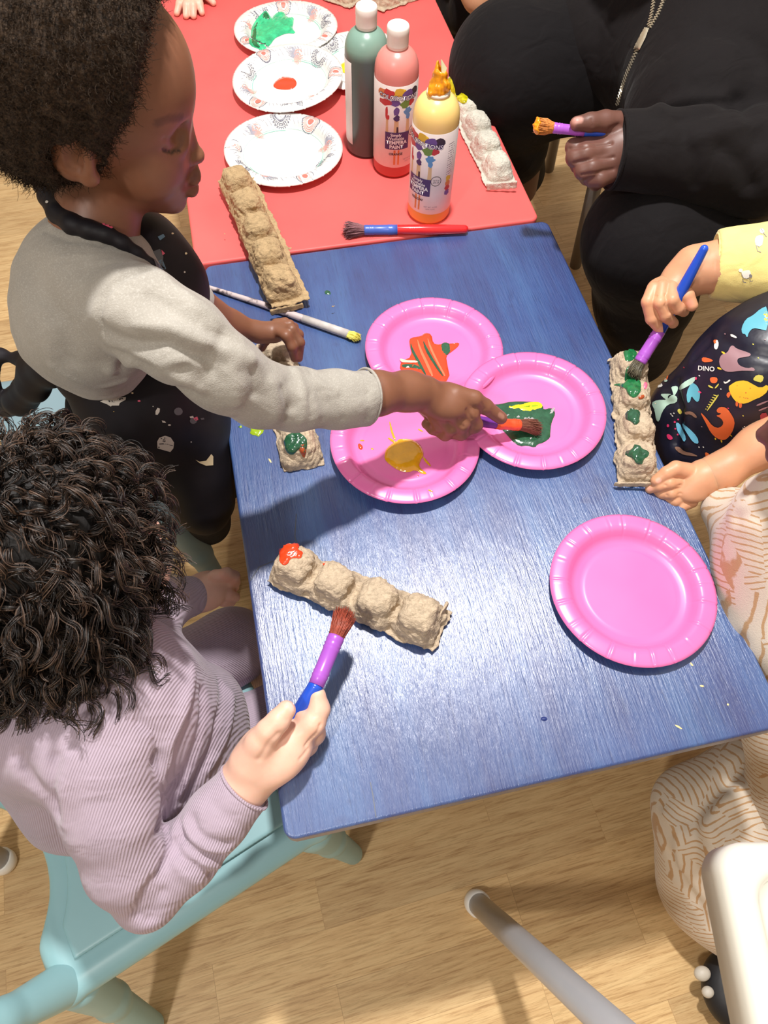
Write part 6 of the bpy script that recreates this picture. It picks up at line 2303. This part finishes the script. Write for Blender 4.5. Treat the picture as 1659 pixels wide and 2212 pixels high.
ditems = [
    (kd((1195, 785), (1215, 778), (1235, 800), (1300, 820), (1335, 835), (1330, 852), (1290, 860), (1250, 865), (1240, 885), (1255, 915), (1310, 935), (1350, 925), (1366, 952), (1320, 950), (1260, 950), (1190, 960), (1150, 950), (1125, 920), (1118, 880), (1135, 840), (1175, 830)), 0),
    (kd((1130, 820), (1150, 822), (1165, 835), (1150, 840)), 1), (kd((1105, 925), (1128, 930), (1140, 945), (1110, 940)), 1),
    (kd((1205, 1040), (1240, 1020), (1300, 1015), (1345, 1040), (1400, 1070), (1450, 1040), (1450, 1090), (1400, 1130), (1370, 1140), (1300, 1175), (1240, 1170), (1200, 1120), (1180, 1060)), 1),
    (kd((1165, 1110), (1190, 1090), (1200, 1110), (1180, 1140)), 2), (kd((1230, 1160), (1250, 1160), (1245, 1195), (1230, 1190)), 2), (kd((1255, 1165), (1275, 1170), (1270, 1205), (1252, 1200)), 2),
    (kd((1248, 1120), (1275, 1128), (1318, 1135), (1318, 1142), (1275, 1136), (1245, 1128)), 2), (kd(*blobpoly(1240, 1050, 5, 5)), 2), (kd(*blobpoly(1300, 1100, 5, 5)), 2), (kd(*blobpoly(1330, 1070, 5, 5)), 2),
    (kd((1100, 1215), (1125, 1195), (1165, 1200), (1195, 1235), (1225, 1290), (1215, 1350), (1185, 1400), (1150, 1425), (1100, 1410), (1060, 1370), (1030, 1310), (985, 1225), (1030, 1270), (1075, 1330), (1120, 1340), (1150, 1310), (1135, 1275), (1095, 1255), (1120, 1250), (1135, 1240), (1105, 1235)), 2),
    (kd((1085, 1405), (1100, 1410), (1092, 1425)), 1), (kd((1125, 1420), (1140, 1425), (1135, 1445)), 1), (kd((1185, 1380), (1208, 1395), (1200, 1398)), 1),
    (kd((1270, 660), (1300, 600), (1350, 575), (1400, 530), (1450, 510), (1450, 680), (1400, 670), (1350, 660), (1320, 690), (1310, 730), (1295, 700), (1275, 700)), 3),
    (kd((1415, 560), (1450, 545), (1450, 640), (1430, 625)), 1), (kd((1425, 570), (1450, 560), (1450, 620), (1434, 610)), 6 + 0),
    (kd((845, 1065), (870, 1035), (930, 1000), (960, 990), (950, 1030), (900, 1060), (850, 1085)), 4), (kd((895, 1100), (930, 1030), (970, 1050), (990, 1100), (985, 1150), (970, 1165), (950, 1150), (930, 1120), (920, 1165), (900, 1170)), 3),
    (kd((950, 1000), (965, 990), (970, 1010), (955, 1015)), 5), (kd((960, 1080), (1005, 1098), (985, 1108)), 5),
    (kd((655, 1170), (700, 1150), (760, 1150), (800, 1110), (835, 1130), (830, 1170), (770, 1180), (730, 1230), (710, 1300), (690, 1290), (680, 1220)), 4), (kd((790, 1060), (835, 1055), (840, 1080), (810, 1130), (800, 1090)), 4), (kd((715, 1110), (760, 1108), (800, 1110), (770, 1120), (770, 1150), (745, 1140)), 4),
    (kd((820, 1300), (850, 1310), (870, 1350), (895, 1410), (880, 1440), (860, 1400), (830, 1360)), 8), (kd((860, 1300), (910, 1340), (970, 1400), (980, 1450), (940, 1440), (900, 1380)), 8),
    (kd(*blobpoly(815, 1300, 7, 7)), 5), (kd(*blobpoly(838, 1282, 6, 6)), 5), (kd(*blobpoly(818, 1345, 6, 6)), 5), (kd(*blobpoly(835, 1385, 6, 6)), 5), (kd(*blobpoly(770, 1325, 8, 11)), 5), (kd((760, 1385), (780, 1382), (805, 1410), (785, 1425), (765, 1410)), 5),
    (kd((725, 960), (745, 935), (770, 945), (775, 975), (750, 980), (745, 1000), (770, 1015), (760, 1030), (740, 1025)), 4), (kd((670, 1050), (700, 1030), (730, 1040), (735, 1060), (690, 1070)), 6), (kd((738, 1005), (768, 1000), (756, 960), (775, 955), (770, 1010), (745, 1020)), 2),
    (kd((1055, 1000), (1080, 992), (1110, 1000), (1105, 1030), (1080, 1038), (1060, 1028)), 2), (kd((1042, 1045), (1075, 1060), (1080, 1072), (1048, 1062)), 10), (kd((1085, 1070), (1115, 1035), (1118, 1045), (1098, 1070)), 10),
    (kd((1148, 1020), (1165, 1030), (1190, 1008), (1198, 1018), (1165, 1040), (1152, 1036)), 6), (kd((1195, 700), (1215, 705), (1240, 720), (1238, 732), (1210, 720), (1200, 718)), 6),
    (kd((1110, 1110), (1118, 1118), (1040, 1225), (1034, 1218)), 10), *[(kd((1105 - i * 12, 1118 + i * 15), (1078 - i * 9, 1112 + i * 16), (1080 - i * 9, 1118 + i * 16), (1103 - i * 12, 1126 + i * 15)), 10) for i in range(7)],
    (kd((1000, 860), (1040, 862), (1080, 880), (1070, 890), (1005, 895)), 2), (kd((1085, 770), (1105, 735), (1118, 770), (1105, 810), (1085, 800)), 6), (kd((1080, 740), (1110, 740), (1105, 760), (1085, 770)), 2),
    (kd((1345, 1010), (1375, 975), (1425, 985), (1410, 1032), (1370, 1022)), 10), (kd((1370, 1180), (1450, 1150), (1450, 1160), (1375, 1192)), 0), (kd((1385, 1215), (1450, 1190), (1450, 1200), (1390, 1225)), 0),
    (kd((1395, 1240), (1450, 1232), (1450, 1345), (1410, 1340), (1375, 1320), (1400, 1290)), 9), (kd((1368, 1290), (1395, 1285), (1395, 1345), (1370, 1340)), 4),
    (kd((810, 1470), (850, 1470), (880, 1500), (930, 1510), (980, 1535), (930, 1530), (880, 1525), (830, 1500)), 7), (kd((1020, 1500), (1055, 1520), (1045, 1545), (1025, 1540)), 2),
    (kd((885, 1230), (930, 1225), (970, 1260), (960, 1275), (920, 1245), (890, 1250)), 7), (kd((830, 1220), (850, 1205), (870, 1235), (850, 1250)), 10),
    *[(kd(*blobpoly(x, y, 6, 4, 8, .2, i, .6)), m) for i, (x, y, m) in enumerate(((790, 1245, 6), (810, 1240, 6), (800, 1258, 6), (1180, 1205, 5), (1130, 1075, 6), (985, 985, 6), (1280, 1255, 10), (1300, 1345, 6), (1280, 1340, 6), (1290, 1330, 6), (1385, 865, 10), (1350, 770, 10), (980, 1470, 6), (1000, 1330, 0), (1160, 700, 0), (650, 960, 2), (640, 970, 6), (880, 930, 9), (1430, 740, 0), (1010, 1470, 6)))],
]
for x0 in (1005, 1022, 1040, 1055):               # the word on the cloth
    pass
decals('apron_print', dap, [(smoothp(p, 1), m) for p, m in ditems], dm_, dap, 3.2, lift=.0007)
def cloth_word(target, body, px, py, size_px, rot, mat, parent):
    V2, F2 = text_mesh(body, 1.0, .02)
    V, ok = [], True
    for x, y in V2:
        X = px + (x * math.cos(rot) + y * math.sin(rot)) * size_px
        Yp = py - (y * math.cos(rot) - x * math.sin(rot)) * size_px
        q = hit(target, X, Yp)
        if q is None:
            return
        V.append(q[0] + q[1] * .0012)
    mk('apron_lettering', V, F2, mat, parent)
cloth_word(dap, 'DINO', 1527, 797, 14, math.radians(4), flatc('dino_white', (228, 226, 220)), dap)

# ------------------------------------------------------------------ person in the cream dress (right bottom)
crm = person('person', 'person in a cream dress with golden line pattern seated at the lower right', 'person', (.62, .05, 0))
s = SDF(.02)
s.cone(n(1830, 1000, .69, 60), n(1830, 1160, .76, 70), .03)
s.cone(n(1830, 1160, .77, 90), n(1790, 1600, .93, 100), .03)
s.cone(n(1760, 1650, .95, 110), n(1640, 1480, .99, 80), .03)
s.cone(n(1640, 1480, .99, 60), n(1640, 1500, 1.12, 40), .02)
cr_P, cr_R = head(s, Q(1855, 880, .66), .072, (-.9, .25, -.35))
s.cone(n(1672, 985, .70, 18), n(1740, 1000, .70, 30), .01)
skinobj([s.raw(.004)], M['skin_deep'], crm)
s = SDF(.03)
s.cone(n(1700, 1120, .76, 110), n(1690, 1330, .82, 122), .04)
s.cone(n(1620, 1120, .84, 50), n(1680, 1250, .84, 90), .04)
s.cone(n(1560, 1100, .87, 42), n(1640, 1180, .85, 70), .04)
s.cone(n(1700, 1330, .82, 118), n(1735, 1560, .86, 100), .05)
s.cone(n(1735, 1560, .86, 98), n(1730, 1750, .93, 120), .05)
s.cone(n(1680, 1200, .80, 110), n(1740, 1150, .78, 110), .04)
s.cone(n(1840, 1110, .76, 130), n(1840, 1560, .90, 150), .04)
hair_cap('hair', cr_P, cr_R, .072, M['coil'], crm, .003)
dress = clothobj(s, 'dress_top', M['cream_dress'], crm, .004, lambda P: .0015 * sn(P, 50, 81))
strokes(dress, [([(1520, 1130), (1580, 1060), (1659, 1040)], .008, -.003), ([(1530, 1180), (1590, 1120), (1659, 1100)], .008, .004), ([(1600, 1380), (1620, 1480), (1640, 1560)], .008, .003)])
s = SDF(.03)
s.cone(n(1690, 1640, .98, 82), n(1560, 1780, .99, 120), .05)
s.cone(n(1560, 1780, .99, 120), n(1570, 1900, 1.03, 128), .05)
s.cone(n(1570, 1900, 1.03, 122), n(1610, 1985, 1.08, 80), .05)
s.cone(n(1700, 1700, .95, 120), n(1700, 1950, 1.0, 150), .05)
s.cone(n(1470, 1730, 1.0, 40), n(1530, 1830, 1.0, 88), .04)
sk = clothobj(s, 'dress_skirt', M['cream_dress'], crm, .004, lambda P: .002 * sn(P, 45, 82))
strokes(sk, [([(1490, 1770), (1530, 1720), (1580, 1670), (1630, 1640)], .012, .010), ([(1520, 1790), (1560, 1735), (1640, 1690)], .010, -.006), ([(1450, 1850), (1490, 1930), (1540, 2000)], .010, .005), ([(1500, 1800), (1500, 1880), (1540, 1960)], .012, .007), ([(1540, 1800), (1540, 1860), (1560, 1920)], .010, -.005),
             ([(1440, 1760), (1470, 1800), (1470, 1880)], .009, -.004)])
s = SDF(.008)
s.ell(H(1595, 2140, -T + .035), (.048, .05, .03), None, .01)
pomp = flatc('shoe_white', (196, 190, 178))
so = s.out('shoe', flatc('black_shoe', (22, 22, 26)), crm, .003)
s = SDF(.004)
s.ell(H(1517, 2103, -T + .05), (.011, .009, .009), None, .004)
s.out('shoe_pompom', pomp, so, .0015)
s = SDF(.004)
s.ell(H(1529, 2143, -T + .05), (.008, .007, .007), None, .004)
s.out('shoe_pompom', pomp, so, .0015)

def cuff(c, axis, r, mat, parent, tr=.0016):
    a = np.asarray(axis, float)
    a /= np.linalg.norm(a)
    u = np.cross(a, [.2, .3, .93])
    u /= np.linalg.norm(u)
    w = np.cross(a, u)
    K = 56
    P = [np.asarray(c) + r * (math.cos(2 * math.pi * i / K) * u + math.sin(2 * math.pi * i / K) * w) for i in range(K + 3)]
    o = MB().tube(P, tr, 10, cap=False).out('cuff', mat, parent)
    notint(o)


cuff(Q(790, 857, .770), Q(808, 857, .774) - Q(730, 860, .75), 59.5 * .774 / FPX, M['grey_knit'], shirt)
cuff(Q(528, 1700, .69), Q(528, 1700, .69) - Q(470, 1765, .69), 63 * .69 / FPX, M['lavender'], sweater)
cuff(Q(1326, 325, .974), Q(1343, 325, .975) - Q(1420, 328, .978), 77.5 * .975 / FPX, M['black_cotton'], hoodie, .002)
cuff(Q(1543, 570, .895), Q(1560, 570, .893) - Q(1626, 570, .885), 61.5 * .893 / FPX, M['yellow_jersey'], ysh)

# ------------------------------------------------------------------ hand at the top edge
tp = person('person', 'small pale hand resting on the red table at the top edge', 'person', (.02, 1.62, 0))
s = SDF(.006)
s.chain([nh(440, -130, .05, 26), nh(425, -50, .03, 24), nh(418, -25, .022, 26)], .01)
s.ell(H(416, -16, .018), (.026, .024, .010), None, .008)
for nodes in (
    [nh(398, -14, .016, 9), nh(388, 8, .016, 8), nh(382, 28, .007, 6.5)],
    [nh(408, -8, .018, 9.5), nh(403, 12, .017, 8.5), nh(402, 34, .007, 7)],
    [nh(418, -8, .018, 9.5), nh(417, 12, .017, 8.5), nh(418, 34, .007, 7)],
    [nh(428, -10, .017, 9), nh(431, 8, .016, 8), nh(436, 27, .007, 6.5)],
    [nh(434, -22, .014, 9), nh(450, -6, .012, 8), nh(461, 6, .007, 6.5)],
):
    finger(s, nodes, .003)
s.cone(nh(440, -130, .05, 28), nh(470, -230, .12, 40), .02)
skinobj([s.raw(.002)], M['skin_light'], tp)
s = SDF(.02)
s.cone(nh(442, -150, .055, 34), nh(470, -240, .12, 48), .02)
clothobj(s, 'sleeve', M['yellow_jersey'], tp, .004)
